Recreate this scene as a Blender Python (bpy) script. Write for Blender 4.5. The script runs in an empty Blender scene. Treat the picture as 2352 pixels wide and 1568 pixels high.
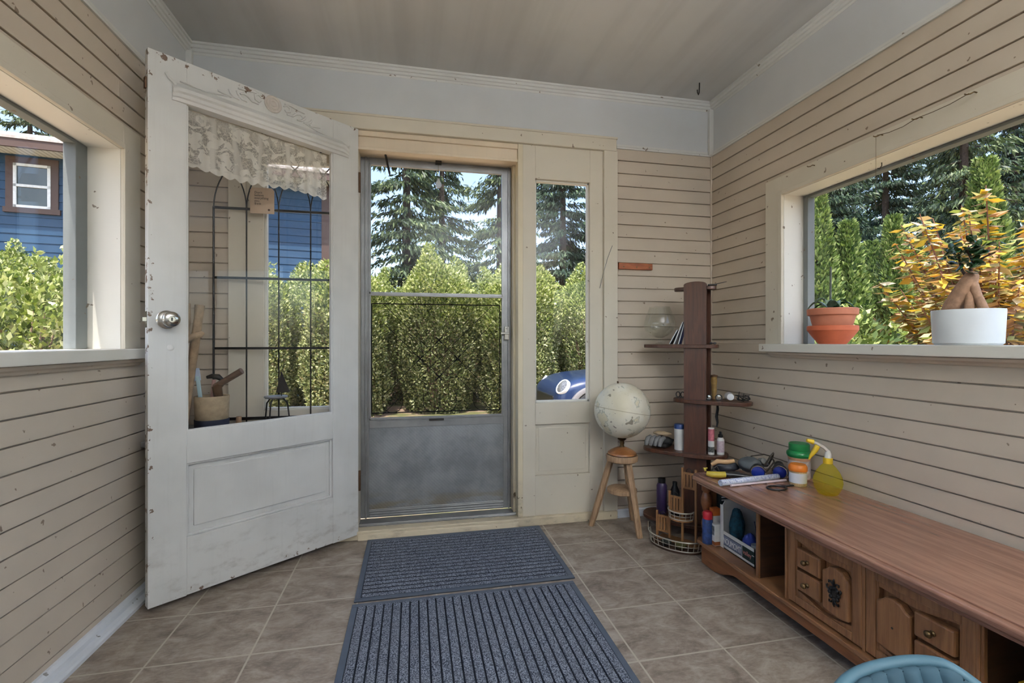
import bpy, bmesh, math, random
import numpy as np
from mathutils import Vector, Matrix, noise as mnoise

sc = bpy.context.scene
COL = sc.collection
PI = math.pi
FILL_POWER = 860.0
random.seed(7)

# ------------------------------------------------------------------ colours
def S(r, g, b):
    def l(c):
        c = c / 255.0
        return c / 12.92 if c <= 0.04045 else ((c + 0.055) / 1.055) ** 2.4
    return (l(r), l(g), l(b), 1.0)

# ------------------------------------------------------------------ mesh builder
class MB:
    def __init__(s):
        s.v = []
        s.f = []

    def add(s, vs, fs, M=None):
        o = len(s.v)
        for p in vs:
            p = Vector(p)
            if M is not None:
                p = M @ p
            s.v.append(tuple(p))
        for f in fs:
            s.f.append(tuple(i + o for i in f))
        return s

    def box(s, a, b, M=None):
        x0, y0, z0 = a
        x1, y1, z1 = b
        vs = [(x0, y0, z0), (x1, y0, z0), (x1, y1, z0), (x0, y1, z0), (x0, y0, z1), (x1, y0, z1), (x1, y1, z1), (x0, y1, z1)]
        fs = [(0, 3, 2, 1), (4, 5, 6, 7), (0, 1, 5, 4), (1, 2, 6, 5), (2, 3, 7, 6), (3, 0, 4, 7)]
        return s.add(vs, fs, M)

    def prism(s, poly, h0, h1, ax='z', M=None):
        # poly of (a,b); ax z: (a,b,h); y: (a,h,b); x: (h,a,b)
        n = len(poly)
        def q(a, b, h):
            return (a, b, h) if ax == 'z' else ((a, h, b) if ax == 'y' else (h, a, b))
        vs = [q(a, b, h0) for a, b in poly] + [q(a, b, h1) for a, b in poly]
        fs = [tuple(range(n - 1, -1, -1)), tuple(range(n, 2 * n))]
        for i in range(n):
            j = (i + 1) % n
            fs.append((i, j, j + n, i + n))
        return s.add(vs, fs, M)

    def lathe(s, prof, n=28, M=None, ring=False):
        vs, fs = [], []
        m = len(prof)
        for r, z in prof:
            for k in range(n):
                t = 2 * PI * k / n
                vs.append((max(r, 1e-5) * math.cos(t), max(r, 1e-5) * math.sin(t), z))
        for i in range(m - 1):
            for k in range(n):
                k2 = (k + 1) % n
                fs.append((i * n + k, i * n + k2, (i + 1) * n + k2, (i + 1) * n + k))
        if ring:
            for k in range(n):
                k2 = (k + 1) % n
                fs.append(((m - 1) * n + k, (m - 1) * n + k2, k2, k))
            return s.add(vs, fs, M)
        if prof[0][0] <= 0.001 or m > 2:
            fs.append(tuple(range(n - 1, -1, -1)))
        if prof[-1][0] <= 0.001 or m > 2:
            fs.append(tuple((m - 1) * n + k for k in range(n)))
        return s.add(vs, fs, M)

    def tube(s, pts, r, n=8, closed=False, M=None, squash=None):
        pts = [Vector(p) for p in pts]
        m = len(pts)
        rs = r if isinstance(r, (list, tuple)) else [r] * m
        tan = []
        for i in range(m):
            if closed:
                t = pts[(i + 1) % m] - pts[i - 1]
            else:
                t = pts[min(i + 1, m - 1)] - pts[max(i - 1, 0)]
            tan.append(t.normalized() if t.length > 1e-9 else Vector((0, 0, 1)))
        up = Vector((0, 0, 1)) if abs(tan[0].z) < 0.9 else Vector((1, 0, 0))
        u = tan[0].cross(up).normalized()
        vs, fs = [], []
        for i in range(m):
            if i:
                q = tan[i - 1].rotation_difference(tan[i])
                u = q @ u
                u = (u - tan[i] * u.dot(tan[i])).normalized()
            w = tan[i].cross(u)
            for k in range(n):
                a = 2 * PI * k / n
                d = u * math.cos(a) + w * math.sin(a)
                if squash:
                    d = Vector((d.x * squash[0], d.y * squash[1], d.z * squash[2]))
                vs.append(tuple(pts[i] + d * rs[i]))
        for i in range(m if closed else m - 1):
            i2 = (i + 1) % m
            for k in range(n):
                k2 = (k + 1) % n
                fs.append((i * n + k, i * n + k2, i2 * n + k2, i2 * n + k))
        if not closed:
            fs.append(tuple(range(n - 1, -1, -1)))
            fs.append(tuple((m - 1) * n + k for k in range(n)))
        return s.add(vs, fs, M)

    def cyl(s, p0, p1, r0, r1=None, n=16):
        return s.tube([p0, p1], [r0, r0 if r1 is None else r1], n)

    def sphere(s, c, r, nu=20, nv=12, M=None):
        rx, ry, rz = r if isinstance(r, (list, tuple)) else (r, r, r)
        vs, fs = [], []
        for i in range(nv + 1):
            ph = PI * i / nv
            for k in range(nu):
                t = 2 * PI * k / nu
                sr = max(math.sin(ph), 1e-4)
                vs.append((c[0] + rx * sr * math.cos(t), c[1] + ry * sr * math.sin(t), c[2] - rz * math.cos(ph)))
        for i in range(nv):
            for k in range(nu):
                k2 = (k + 1) % nu
                fs.append((i * nu + k, i * nu + k2, (i + 1) * nu + k2, (i + 1) * nu + k))
        fs.append(tuple(range(nu - 1, -1, -1)))
        fs.append(tuple(nv * nu + k for k in range(nu)))
        return s.add(vs, fs, M)

    def grid(s, fn, nu, nv, M=None):
        vs = [fn(i / nu, j / nv) for j in range(nv + 1) for i in range(nu + 1)]
        fs = []
        for j in range(nv):
            for i in range(nu):
                a = j * (nu + 1) + i
                fs.append((a, a + 1, a + nu + 2, a + nu + 1))
        return s.add(vs, fs, M)

    def build(s, name, mat, parent=None, smooth=None, bevel=0, seg=2, solid=0, sub=0, recalc=True):
        me = bpy.data.meshes.new(name)
        me.from_pydata(s.v, [], s.f)
        if recalc:
            bm = bmesh.new()
            bm.from_mesh(me)
            bmesh.ops.recalc_face_normals(bm, faces=bm.faces)
            bm.to_mesh(me)
            bm.free()
        if smooth is not None:
            me.polygons.foreach_set('use_smooth', [True] * len(me.polygons))
            me.set_sharp_from_angle(angle=math.radians(smooth))
        me.materials.append(mat)
        o = bpy.data.objects.new(name, me)
        COL.objects.link(o)
        if parent is not None:
            o.parent = parent
        if solid:
            md = o.modifiers.new('solid', 'SOLIDIFY')
            md.thickness = solid
            md.offset = 0
        if bevel:
            md = o.modifiers.new('bevel', 'BEVEL')
            md.width = bevel
            md.segments = seg
            md.limit_method = 'ANGLE'
            md.angle_limit = math.radians(40)
        if sub:
            md = o.modifiers.new('sub', 'SUBSURF')
            md.levels = sub
            md.render_levels = sub
        return o

def tag(o, label=None, cat=None, group=None, kind=None):
    if label: o['label'] = label
    if cat: o['category'] = cat
    if group: o['group'] = group
    if kind: o['kind'] = kind
    return o

def thing(name, label, cat, loc=(0, 0, 0), rz=0, group=None, kind=None, rot=None):
    o = bpy.data.objects.new(name, None)
    o.empty_display_size = 0.05
    COL.objects.link(o)
    o.location = loc
    o.rotation_euler = rot if rot else (0, 0, rz)
    return tag(o, label, cat, group, kind)

def dup(root, loc, rz=None, label=None, group=None, scale=None):
    r = root.copy()
    COL.objects.link(r)
    r.location = loc
    if rz is not None: r.rotation_euler = (0, 0, rz)
    if label: r['label'] = label
    if group: r['group'] = group
    if scale: r.scale = scale
    for ch in list(root.children):
        c = ch.copy()
        COL.objects.link(c)
        c.parent = r
        for g in list(ch.children):
            d = g.copy()
            COL.objects.link(d)
            d.parent = c
    return r

def text_mesh(body, size, name, mat, parent, M, depth=0.0006, align='CENTER', space=1.0, line=1.0):
    cu = bpy.data.curves.new(name, 'FONT')
    cu.body = body
    cu.size = size
    cu.extrude = depth
    cu.align_x = align
    cu.space_character = space
    cu.space_line = line
    cu.resolution_u = 3
    tmp = bpy.data.objects.new('tmp_text', cu)
    COL.objects.link(tmp)
    dg = bpy.context.evaluated_depsgraph_get()
    dg.update()
    me = bpy.data.meshes.new_from_object(tmp.evaluated_get(dg), depsgraph=dg)
    bpy.data.objects.remove(tmp)
    bpy.data.curves.remove(cu)
    me.transform(M)
    me.materials.clear()
    me.materials.append(mat)
    o = bpy.data.objects.new(name, me)
    COL.objects.link(o)
    o.parent = parent
    return o

# ------------------------------------------------------------------ materials
class NT:
    def __init__(s, name):
        s.m = bpy.data.materials.new(name)
        s.m.use_nodes = True
        s.t = s.m.node_tree
        s.t.nodes.clear()
        s.out = s.t.nodes.new('ShaderNodeOutputMaterial')

    def n(s, typ, props=None, **ins):
        nd = s.t.nodes.new(typ)
        for k, v in (props or {}).items():
            setattr(nd, k, v)
        for k, v in ins.items():
            key = k.replace('_', ' ')
            sock = nd.inputs[int(k[1:])] if (k[0] == 'i' and k[1:].isdigit()) else nd.inputs[key]
            if isinstance(v, bpy.types.NodeSocket):
                s.t.links.new(v, sock)
            else:
                sock.default_value = v
        return nd

    def math(s, op, a, b=0.0, c=0.0, clamp=False):
        nd = s.n('ShaderNodeMath', {'operation': op, 'use_clamp': clamp}, i0=a, i1=b, i2=c)
        return nd.outputs[0]

    def mix(s, fac, a, b, mode='MIX'):
        nd = s.n('ShaderNodeMix', {'data_type': 'RGBA', 'blend_type': mode})
        for i, v in ((0, fac), (6, a), (7, b)):
            if isinstance(v, bpy.types.NodeSocket):
                s.t.links.new(v, nd.inputs[i])
            else:
                nd.inputs[i].default_value = v
        return nd.outputs[2]

    def obj(s, scale=(1, 1, 1), loc=(0, 0, 0)):
        tc = s.n('ShaderNodeTexCoord')
        mp = s.n('ShaderNodeMapping', Vector=tc.outputs['Object'], Scale=scale, Location=loc)
        return mp.outputs[0]

    def noise(s, vec, scale=5, detail=4, rough=0.55, dist=0.0):
        return s.n('ShaderNodeTexNoise', None, Vector=vec, Scale=scale, Detail=detail, Roughness=rough, Distortion=dist).outputs[0]

    def ramp(s, fac, stops, interp='LINEAR'):
        nd = s.n('ShaderNodeValToRGB', None, Fac=fac)
        cr = nd.color_ramp
        cr.interpolation = interp
        while len(cr.elements) < len(stops):
            cr.elements.new(0.5)
        for e, (p, c) in zip(cr.elements, stops):
            e.position = p
            e.color = c if len(c) == 4 else (*c, 1)
        return nd.outputs[0]

    def step(s, v, lo, hi):
        return s.n('ShaderNodeMapRange', {'interpolation_type': 'SMOOTHSTEP'}, Value=v, From_Min=lo, From_Max=hi).outputs[0]

    def bsdf(s, **k):
        b = s.n('ShaderNodeBsdfPrincipled', None, **k)
        return b

    def end(s, b):
        s.t.links.new(b.outputs[0], s.out.inputs['Surface'])
        return s.m

    def bump(s, h, strength=0.3, dist=0.002):
        return s.n('ShaderNodeBump', None, Height=h, Strength=strength, Distance=dist).outputs[0]

def plain(name, col, rough=0.5, metal=0.0, spec=0.5, var=0.08, scale=18, bump=0.0, coat=0.0, trans=0.0):
    t = NT(name)
    v = t.obj()
    nz = t.noise(v, scale, 4)
    dark = tuple(c * (1 - var * 2) for c in col[:3]) + (1,)
    c = t.mix(t.step(nz, 0.3, 0.7), dark, col)
    b = t.bsdf(Base_Color=c, Roughness=rough, Metallic=metal, Specular_IOR_Level=spec, Coat_Weight=coat, Transmission_Weight=trans)
    if bump:
        t.t.links.new(t.bump(t.noise(v, scale * 6, 3), bump), b.inputs['Normal'])
    return t.end(b)

def paint(name, col, rough=0.5, var=0.05, dirt=0.0, dirtcol=(0.15, 0.1, 0.06, 1), stretch=(1, 1, 1)):
    """old brushed paint with slow tone drift and small stains"""
    t = NT(name)
    v = t.obj(stretch)
    big = t.noise(v, 2.2, 3)
    fine = t.noise(t.obj((stretch[0] * 1, stretch[1] * 1, stretch[2] * 14)), 20, 3)
    d1 = tuple(c * (1 - var * 2.2) for c in col[:3]) + (1,)
    c = t.mix(t.step(big, 0.35, 0.65), d1, col)
    c = t.mix(t.math('MULTIPLY', t.step(fine, 0.4, 0.8), var), c, d1)
    if dirt:
        n2 = t.noise(t.obj((1, 1, 1), (3, 1, 7)), 34, 2, 0.5)
        m = t.step(n2, 0.72 - dirt * 0.1, 0.75 - dirt * 0.1)
        c = t.mix(t.math('MULTIPLY', m, 0.8), c, dirtcol)
    b = t.bsdf(Base_Color=c, Roughness=rough, Specular_IOR_Level=0.4)
    t.t.links.new(t.bump(fine, 0.12, 0.002), b.inputs['Normal'])
    return t.end(b)

def wood(name, c1, c2, rough=0.4, scale=(2, 26, 26), coat=0.0, dist=1.2, c3=None):
    t = NT(name)
    v = t.obj(scale)
    n1 = t.noise(v, 1.6, 6, 0.6, dist)
    n2 = t.noise(t.obj(tuple(a * 3.2 for a in scale)), 2.0, 4, 0.6)
    c = t.mix(t.step(n1, 0.3, 0.68), c1, c2)
    c = t.mix(t.math('MULTIPLY', t.step(n2, 0.5, 0.75), 0.45), c, c3 or tuple(x * 0.45 for x in c1[:3]) + (1,))
    b = t.bsdf(Base_Color=c, Roughness=rough, Coat_Weight=coat, Coat_Roughness=0.25)
    t.t.links.new(t.bump(n2, 0.1, 0.001), b.inputs['Normal'])
    return t.end(b)

def pane_glass(name='window_glass', tint=(1, 1, 1, 1), refl=1.0):
    t = NT(name)
    tr = t.n('ShaderNodeBsdfTransparent', None, Color=tint)
    gl = t.n('ShaderNodeBsdfGlossy', None, Color=(1, 1, 1, 1), Roughness=0.0)
    lw = t.n('ShaderNodeLayerWeight', None, Blend=0.5)
    p = t.math('POWER', lw.outputs['Facing'], 5.0)
    f = t.math('MULTIPLY', t.math('MULTIPLY_ADD', p, 0.9, 0.035), refl, clamp=True)
    mx = t.n('ShaderNodeMixShader', None, i0=f, i1=tr.outputs[0], i2=gl.outputs[0])
    return t.end(mx)

def leafmat(name, cols, trans=0.24, rough=0.5):
    """cols: stops for the per-leaf random colour"""
    t = NT(name)
    g = t.n('ShaderNodeNewGeometry')
    c = t.ramp(g.outputs['Random Per Island'], cols)
    d = t.bsdf(Base_Color=c, Roughness=rough, Specular_IOR_Level=0.3)
    tl = t.n('ShaderNodeBsdfTranslucent', None, Color=t.mix(0.5, c, (0.35, 0.5, 0.08, 1), 'OVERLAY'))
    mx = t.n('ShaderNodeMixShader', None, i0=trans, i1=d.outputs[0], i2=tl.outputs[0])
    return t.end(mx)

M = {}
M['siding'] = paint('tan_clapboard_paint', S(199, 186, 169), 0.55, 0.045, 0.01)
M['frieze'] = paint('pale_grey_board_paint', S(206, 209, 211), 0.55, 0.03)
M['crown'] = paint('white_moulding_paint', S(216, 217, 214), 0.5, 0.04, 0.05)
M['casing'] = paint('cream_casing_paint', S(212, 204, 187), 0.45, 0.03, 0.02)
M['sashwhite'] = paint('cream_white_window_paint', S(226, 223, 213), 0.45, 0.03, 0.01)
M['sashgrey'] = paint('weathered_grey_sash', S(128, 134, 134), 0.6, 0.12, 0.1)
M['baseboard'] = paint('worn_white_baseboard', S(226, 230, 236), 0.5, 0.07, 0.1, S(120, 118, 112))

def chip_paint(name, col, chip, regions):
    """paint with brown wood showing where the edge is worn; regions: (axis, lo, hi) object space bands with more wear"""
    t = NT(name)
    tc = t.n('ShaderNodeTexCoord')
    sx = t.n('ShaderNodeSeparateXYZ', None, Vector=tc.outputs['Object'])
    big = t.noise(t.obj(), 3.0, 3)
    d1 = tuple(c * 0.88 for c in col[:3]) + (1,)
    c = t.mix(t.step(big, 0.35, 0.65), d1, col)
    streak = t.noise(t.obj((40, 40, 2.5)), 1.5, 4)
    c = t.mix(t.math('MULTIPLY', t.step(streak, 0.5, 0.8), 0.10), c, S(150, 146, 138))
    mask = None
    for ax, lo, hi in regions:
        m = t.step(sx.outputs['XYZ'.index(ax)], lo, hi)
        mask = m if mask is None else t.math('MAXIMUM', mask, m)
    nz = t.noise(t.obj((1, 1, 1), (2, 5, 1)), 30, 5, 0.62)
    thr = t.math('MULTIPLY_ADD', mask, -0.21, 0.79)
    chips = t.step(t.math('SUBTRACT', nz, thr), 0.0, 0.025)
    c = t.mix(t.math('MULTIPLY', chips, 0.9), c, chip)
    grime = t.noise(t.obj((1, 1, 2.0), (8, 5, 3)), 9, 5, 0.65)
    lowz = t.step(sx.outputs[2], 0.34, 0.05)
    g = t.math('MULTIPLY', t.step(grime, 0.48, 0.72), t.math('MULTIPLY', lowz, 0.45))
    c = t.mix(g, c, S(120, 110, 98))
    b = t.bsdf(Base_Color=c, Roughness=0.45, Specular_IOR_Level=0.45)
    t.t.links.new(t.bump(t.math('ADD', streak, t.math('MULTIPLY', chips, -0.6)), 0.16, 0.003), b.inputs['Normal'])
    return t.end(b)

M['door'] = chip_paint('worn_white_door_paint', S(214, 214, 211), S(96, 66, 40), [('X', 0.822, 0.852), ('Z', 1.99, 2.055), ('Z', 0.10, 0.03)])
M['threshold'] = chip_paint('worn_cream_threshold', S(208, 195, 168), S(70, 46, 30), [('Z', -1, 0.85)])
M['glass'] = pane_glass(refl=0.42)
M['alu'] = plain('aluminium_storm_frame', S(150, 151, 152), 0.42, 0.75, var=0.10, scale=9)
M['alu_dark'] = plain('dull_aluminium_kick_panel', S(132, 134, 137), 0.5, 0.55, var=0.07, scale=6)
M['chrome'] = plain('chrome', S(200, 198, 192), 0.14, 1.0, var=0.05)
M['black_iron'] = plain('black_wrought_iron', S(28, 28, 28), 0.45, 0.3)
M['dark_metal'] = plain('dark_metal', S(58, 56, 54), 0.4, 0.7)
M['rust'] = plain('brown_metal', S(96, 70, 48), 0.5, 0.5)
M['black'] = plain('black_plastic', S(22, 23, 25), 0.4)
M['rubber'] = plain('black_rubber', S(26, 28, 32), 0.7)
M['white_plastic'] = plain('white_plastic', S(232, 232, 228), 0.4)
M['oak'] = wood('console_oak', S(122, 84, 54), S(150, 106, 70), 0.35, (3, 2.2, 26), 0.25)
M['oak_v'] = wood('console_oak_upright', S(118, 80, 52), S(148, 104, 68), 0.35, (30, 30, 2.0), 0.25)
M['oak_red'] = wood('console_plinth_oak', S(116, 70, 40), S(142, 90, 54), 0.35, (22, 2, 22), 0.25)
M['oak_top'] = wood('console_top_oak', S(128, 90, 74), S(152, 112, 92), 0.22, (24, 1.6, 24), 0.4, 0.6, S(100, 66, 50))
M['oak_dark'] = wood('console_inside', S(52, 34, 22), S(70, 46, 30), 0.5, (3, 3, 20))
M['darkwood'] = wood('dark_walnut_stand', S(64, 38, 26), S(84, 50, 34), 0.38, (26, 26, 2), 0.2)
M['brass'] = plain('aged_brass', S(120, 98, 66), 0.35, 0.85, var=0.2)
M['stoolwood'] = wood('pale_rough_stool_wood', S(136, 108, 80), S(168, 138, 106), 0.6, (30, 30, 3))
M['globebase'] = wood('turned_globe_base_wood', S(126, 80, 44), S(160, 106, 60), 0.3, (4, 20, 20), 0.4)
M['wicker'] = wood('honey_wood_slats', S(118, 82, 50), S(154, 112, 70), 0.5, (24, 24, 3))
M['terracotta'] = plain('terracotta', S(196, 122, 92), 0.7, var=0.1, scale=14, bump=0.1)
M['terracotta2'] = plain('terracotta_orange', S(204, 104, 66), 0.6, var=0.07, scale=14, bump=0.1)
M['ceramic'] = plain('white_ceramic', S(224, 229, 232), 0.35, var=0.02)
M['soil'] = plain('dark_soil', S(62, 44, 34), 0.9, var=0.3, scale=60, bump=0.6)
M['leafgreen'] = plain('dark_green_leaf', S(48, 86, 48), 0.35, var=0.25, scale=20)
M['leafgrey'] = plain('grey_green_leaf', S(122, 146, 122), 0.4, var=0.2, scale=20)
M['bark'] = plain('pale_bark', S(150, 122, 102), 0.8, var=0.25, scale=30, bump=0.5)
M['trunk'] = plain('conifer_trunk_bark', S(70, 58, 50), 0.9, var=0.3, scale=20, bump=0.5)
M['twine'] = plain('twine', S(96, 82, 60), 0.8)
M['canvas'] = plain('beige_canvas', S(176, 156, 126), 0.8, var=0.12, scale=40, bump=0.3)
M['navy'] = plain('navy_cloth', S(42, 46, 64), 0.8)

# ceiling: old boards, uneven light painted in as grey streaks
def ceiling_mat():
    t = NT('old_white_ceiling')
    v = t.obj((1, 1, 1))
    big = t.noise(v, 1.3, 4)
    streak = t.noise(t.obj((5.5, 0.35, 1)), 1.4, 3)
    c = t.mix(t.step(big, 0.3, 0.7), S(190, 190, 188), S(204, 204, 201))
    c = t.mix(t.math('MULTIPLY', t.step(streak, 0.42, 0.72), 0.30), c, S(150, 149, 146))
    b = t.bsdf(Base_Color=c, Roughness=0.6)
    return t.end(b)
M['ceiling'] = ceiling_mat()

def floor_mat():
    t = NT('grey_brown_floor_tile')
    tc = t.n('ShaderNodeTexCoord')
    mp = t.n('ShaderNodeMapping', None, Vector=tc.outputs['Object'], Location=(-0.69 + 3.0, -1.643 + 5.7, 0))
    br = t.n('ShaderNodeTexBrick', {'offset': 0.0, 'squash': 1.0}, Vector=mp.outputs[0], Scale=1.0, Mortar_Size=0.0034, Mortar_Smooth=0.15,
             Bias=0.0, Brick_Width=0.30, Row_Height=0.285, Color1=(0, 0, 0, 1), Color2=(1, 1, 1, 1), Mortar=(0.5, 0.5, 0.5, 1))
    n1 = t.noise(t.obj((1, 1.5, 1)), 9, 8, 0.68, 0.6)
    n2 = t.noise(t.obj((1, 2.4, 1), (3, 1, 0)), 40, 6, 0.7)
    c = t.ramp(n1, [(0.30, S(92, 80, 70)), (0.5, S(136, 124, 112)), (0.70, S(170, 160, 148))])
    c = t.mix(t.math('MULTIPLY', t.step(n2, 0.45, 0.75), 0.45), c, S(172, 163, 152))
    c = t.mix(t.math('MULTIPLY', t.step(n2, 0.5, 0.25), 0.45), c, S(94, 82, 72))
    c = t.mix(t.math('MULTIPLY', br.outputs['Color'], 0.12), c, S(110, 98, 86))
    c = t.mix(br.outputs['Fac'], c, S(172, 162, 148))
    b = t.bsdf(Base_Color=c, Roughness=t.math('MULTIPLY_ADD', n2, 0.25, 0.32), Specular_IOR_Level=0.4)
    h = t.math('SUBTRACT', t.math('MULTIPLY', n1, 0.4), br.outputs['Fac'])
    t.t.links.new(t.bump(h, 0.35, 0.002), b.inputs['Normal'])
    return t.end(b)
M['floor'] = floor_mat()

# ------------------------------------------------------------------ room
XL, XR, YB, YF, ZC, ZF = -1.05, 1.74, 2.50, -1.70, 2.41, 2.10
PITCH, Z0 = 0.0728, 0.0625

def structure(o, label, cat):
    return tag(o, label, cat, None, 'structure')

MB().box((XL - 0.15, YF - 0.1, -0.12), (XR + 0.15, YB + 0.02, 0)).build('floor', M['floor'])
structure(bpy.data.objects['floor'], 'mottled grey brown square tile floor with pale grout lines', 'floor')
MB().box((XL - 0.2, YF - 0.2, ZC), (XR + 0.2, YB + 0.2, ZC + 0.12)).build('ceiling', M['ceiling'])
structure(bpy.data.objects['ceiling'], 'old white painted ceiling with uneven light painted in as grey streaks', 'ceiling')

def siding(mb, frame, u0, u1, z0, z1):
    """clapboards on a wall; frame(u, out, z) -> xyz with out = distance into the room"""
    k0 = int(math.floor((z0 - Z0) / PITCH)) - 1
    k1 = int(math.ceil((z1 - Z0) / PITCH)) + 1
    rnd = random.Random(int(u0 * 1000) + int(z0 * 77))
    for k in range(k0, k1):
        a = Z0 + k * PITCH
        b = a + PITCH
        g = 0.0046
        lo, hi = max(a + g, z0), min(b, z1)
        if hi - lo < 0.004:
            continue
        t = lambda z: 0.0065 - 0.0035 * (z - a) / PITCH
        j = rnd.uniform(-0.0006, 0.0006)
        o0, o1 = t(lo) + j, t(hi) + j
        vs, fs = [], []
        for u in (u0, u1):
            vs += [frame(u, -0.006, lo), frame(u, o0 - 0.0012, lo), frame(u, o0, lo + 0.0012), frame(u, o1, hi - 0.0006), frame(u, -0.006, hi)]
        n = 5
        for i in range(n):
            fs.append((i, (i + 1) % n, (i + 1) % n + n, i + n))
        fs += [tuple(range(n)), tuple(range(2 * n - 1, n - 1, -1))]
        mb.add(vs, fs)

TH = 0.13
# back wall ---------------------------------------------------------------
fb = lambda u, o, z: (u, YB - o, z)
mb = MB()
siding(mb, fb, XL, -0.86, 0, ZF)
siding(mb, fb, 1.12, XR, 0, ZF)
mb.box((XL - 0.15, YB + 0.006, -0.1), (-0.79, YB + TH, ZC))
mb.box((1.05, YB + 0.006, -0.1), (XR + 0.15, YB + TH, ZC))
mb.box((-0.79, YB + 0.006, 2.07), (1.05, YB + TH, ZC))
structure(mb.build('wall_back', M['siding']), 'tan clapboard back wall around the entrance door', 'wall')

# left wall with long window ---------------------------------------------
LW = dict(y0=-1.15, y1=1.964, z0=0.973, z1=1.70)
fl = lambda u, o, z: (XL + o, u, z)
mb = MB()
siding(mb, fl, YF, YB, 0, LW['z0'])
siding(mb, fl, LW['y1'], YB, LW['z0'], ZF)
siding(mb, fl, YF, LW['y0'], LW['z0'], ZF)
siding(mb, fl, LW['y0'], LW['y1'], LW['z1'], ZF)
a, b = XL - TH, XL - 0.006
mb.box((a, YF - 0.1, -0.1), (b, YB, LW['z0'] - 0.01))
mb.box((a, LW['y1'] + 0.005, LW['z0'] - 0.01), (b, YB, ZC))
mb.box((a, YF - 0.1, LW['z0'] - 0.01), (b, LW['y0'] - 0.005, ZC))
mb.box((a, LW['y0'] - 0.005, LW['z1'] + 0.005), (b, LW['y1'] + 0.005, ZC))
structure(mb.build('wall_left', M['siding']), 'tan clapboard wall on the left below and around the long window', 'wall')

# right wall --------------------------------------------------------------
RW = dict(y0=-1.15, y1=1.93, z0=0.988, z1=1.70)
fr_ = lambda u, o, z: (XR - o, u, z)
mb = MB()
siding(mb, fr_, YF, YB, 0, RW['z0'])
siding(mb, fr_, RW['y1'], YB, RW['z0'], ZF)
siding(mb, fr_, YF, RW['y0'], RW['z0'], ZF)
siding(mb, fr_, RW['y0'], RW['y1'], RW['z1'], ZF)
a, b = XR + 0.006, XR + TH
mb.box((a, YF - 0.1, -0.1), (b, YB, RW['z0'] - 0.01))
mb.box((a, RW['y1'] + 0.005, RW['z0'] - 0.01), (b, YB, ZC))
mb.box((a, YF - 0.1, RW['z0'] - 0.01), (b, RW['y0'] - 0.005, ZC))
mb.box((a, RW['y0'] - 0.005, RW['z1'] + 0.005), (b, RW['y1'] + 0.005, ZC))
structure(mb.build('wall_right', M['siding']), 'tan clapboard wall on the right with the plant window', 'wall')

# house wall behind the camera --------------------------------------------
mb = MB()
mb.box((XL - TH, YF - 0.1, -0.1), (XR + TH, YF, ZC))
structure(mb.build('wall_front', M['frieze']), 'plain pale wall behind the viewpoint', 'wall')

# frieze boards and mouldings ---------------------------------------------
def frieze_set(n, frame, u0, u1, label):
    mb = MB()
    def bar(o0, o1, z0, z1):
        vs = [frame(u, o, z) for u in (u0, u1) for (o, z) in ((o0, z0), (o1, z0), (o1, z1), (o0, z1))]
        mb.add(vs, [(0, 1, 2, 3), (7, 6, 5, 4), (0, 4, 5, 1), (1, 5, 6, 2), (2, 6, 7, 3), (3, 7, 4, 0)])
    bar(-0.006, 0.006, ZF, ZC)
    return structure(mb.build('trim_%d' % n, M['frieze']), label, 'frieze board')

def moulding(n, frame, u0, u1, prof, label, mat):
    mb = MB()
    k = len(prof)
    vs = [frame(u, o, z) for u in (u0, u1) for (o, z) in prof]
    fs = [(i, (i + 1) % k, (i + 1) % k + k, i + k) for i in range(k)] + [tuple(range(k)), tuple(range(2 * k - 1, k - 1, -1))]
    mb.add(vs, fs)
    return structure(mb.build('trim_%d' % n, M[mat]), label, 'moulding')

frieze_set(1, fb, XL, XR, 'pale grey frieze board above the entrance door')
frieze_set(2, fl, YF, YB, 'pale grey frieze board above the left window')
frieze_set(3, fr_, YF, YB, 'pale grey frieze board above the right window')
CROWN = [(0.0, ZC), (0.0, ZC - 0.05), (0.008, ZC - 0.05), (0.010, ZC - 0.040), (0.018, ZC - 0.038), (0.019, ZC - 0.026), (0.027, ZC - 0.024), (0.028, ZC - 0.012), (0.036, ZC - 0.010), (0.036, ZC)]
LOWER = [(0.0, ZF + 0.022), (0.0, ZF - 0.004), (0.012, ZF - 0.004), (0.014, ZF + 0.004), (0.010, ZF + 0.010), (0.010, ZF + 0.020), (0.007, ZF + 0.022)]
moulding(4, fb, XL, XR, CROWN, 'stepped white crown moulding along the back wall', 'crown')
moulding(5, fl, YF, YB, CROWN, 'stepped white crown moulding along the left wall', 'crown')
moulding(6, fr_, YF, YB, CROWN, 'stepped white crown moulding along the right wall', 'crown')
moulding(7, fb, 1.13, XR, LOWER, 'slim white strip under the back frieze board', 'crown')
moulding(8, fl, YF, YB, LOWER, 'slim white strip under the left frieze board', 'crown')
moulding(9, fr_, YF, YB, LOWER, 'slim white strip under the right frieze board', 'crown')
for n, x0, x1, lab in ((10, XL, XL + 0.03, 'white corner strip on the frieze at the left corner'), (11, XR - 0.03, XR, 'white corner strip on the frieze at the right corner')):
    structure(MB().box((x0, YB - 0.03, ZF), (x1, YB - 0.005, ZC - 0.04)).build('trim_%d' % n, M['crown'], bevel=0.004), lab, 'moulding')
for n, x0, lab in ((12, XR - 0.011, 'tan corner bead where the back and right walls meet'), (13, XL - 0.001, 'tan corner bead where the back and left walls meet')):
    structure(MB().box((x0, YB - 0.012, 0), (x0 + 0.012, YB - 0.001, ZF)).build('trim_%d' % n, M['siding'], bevel=0.003), lab, 'moulding')

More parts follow.
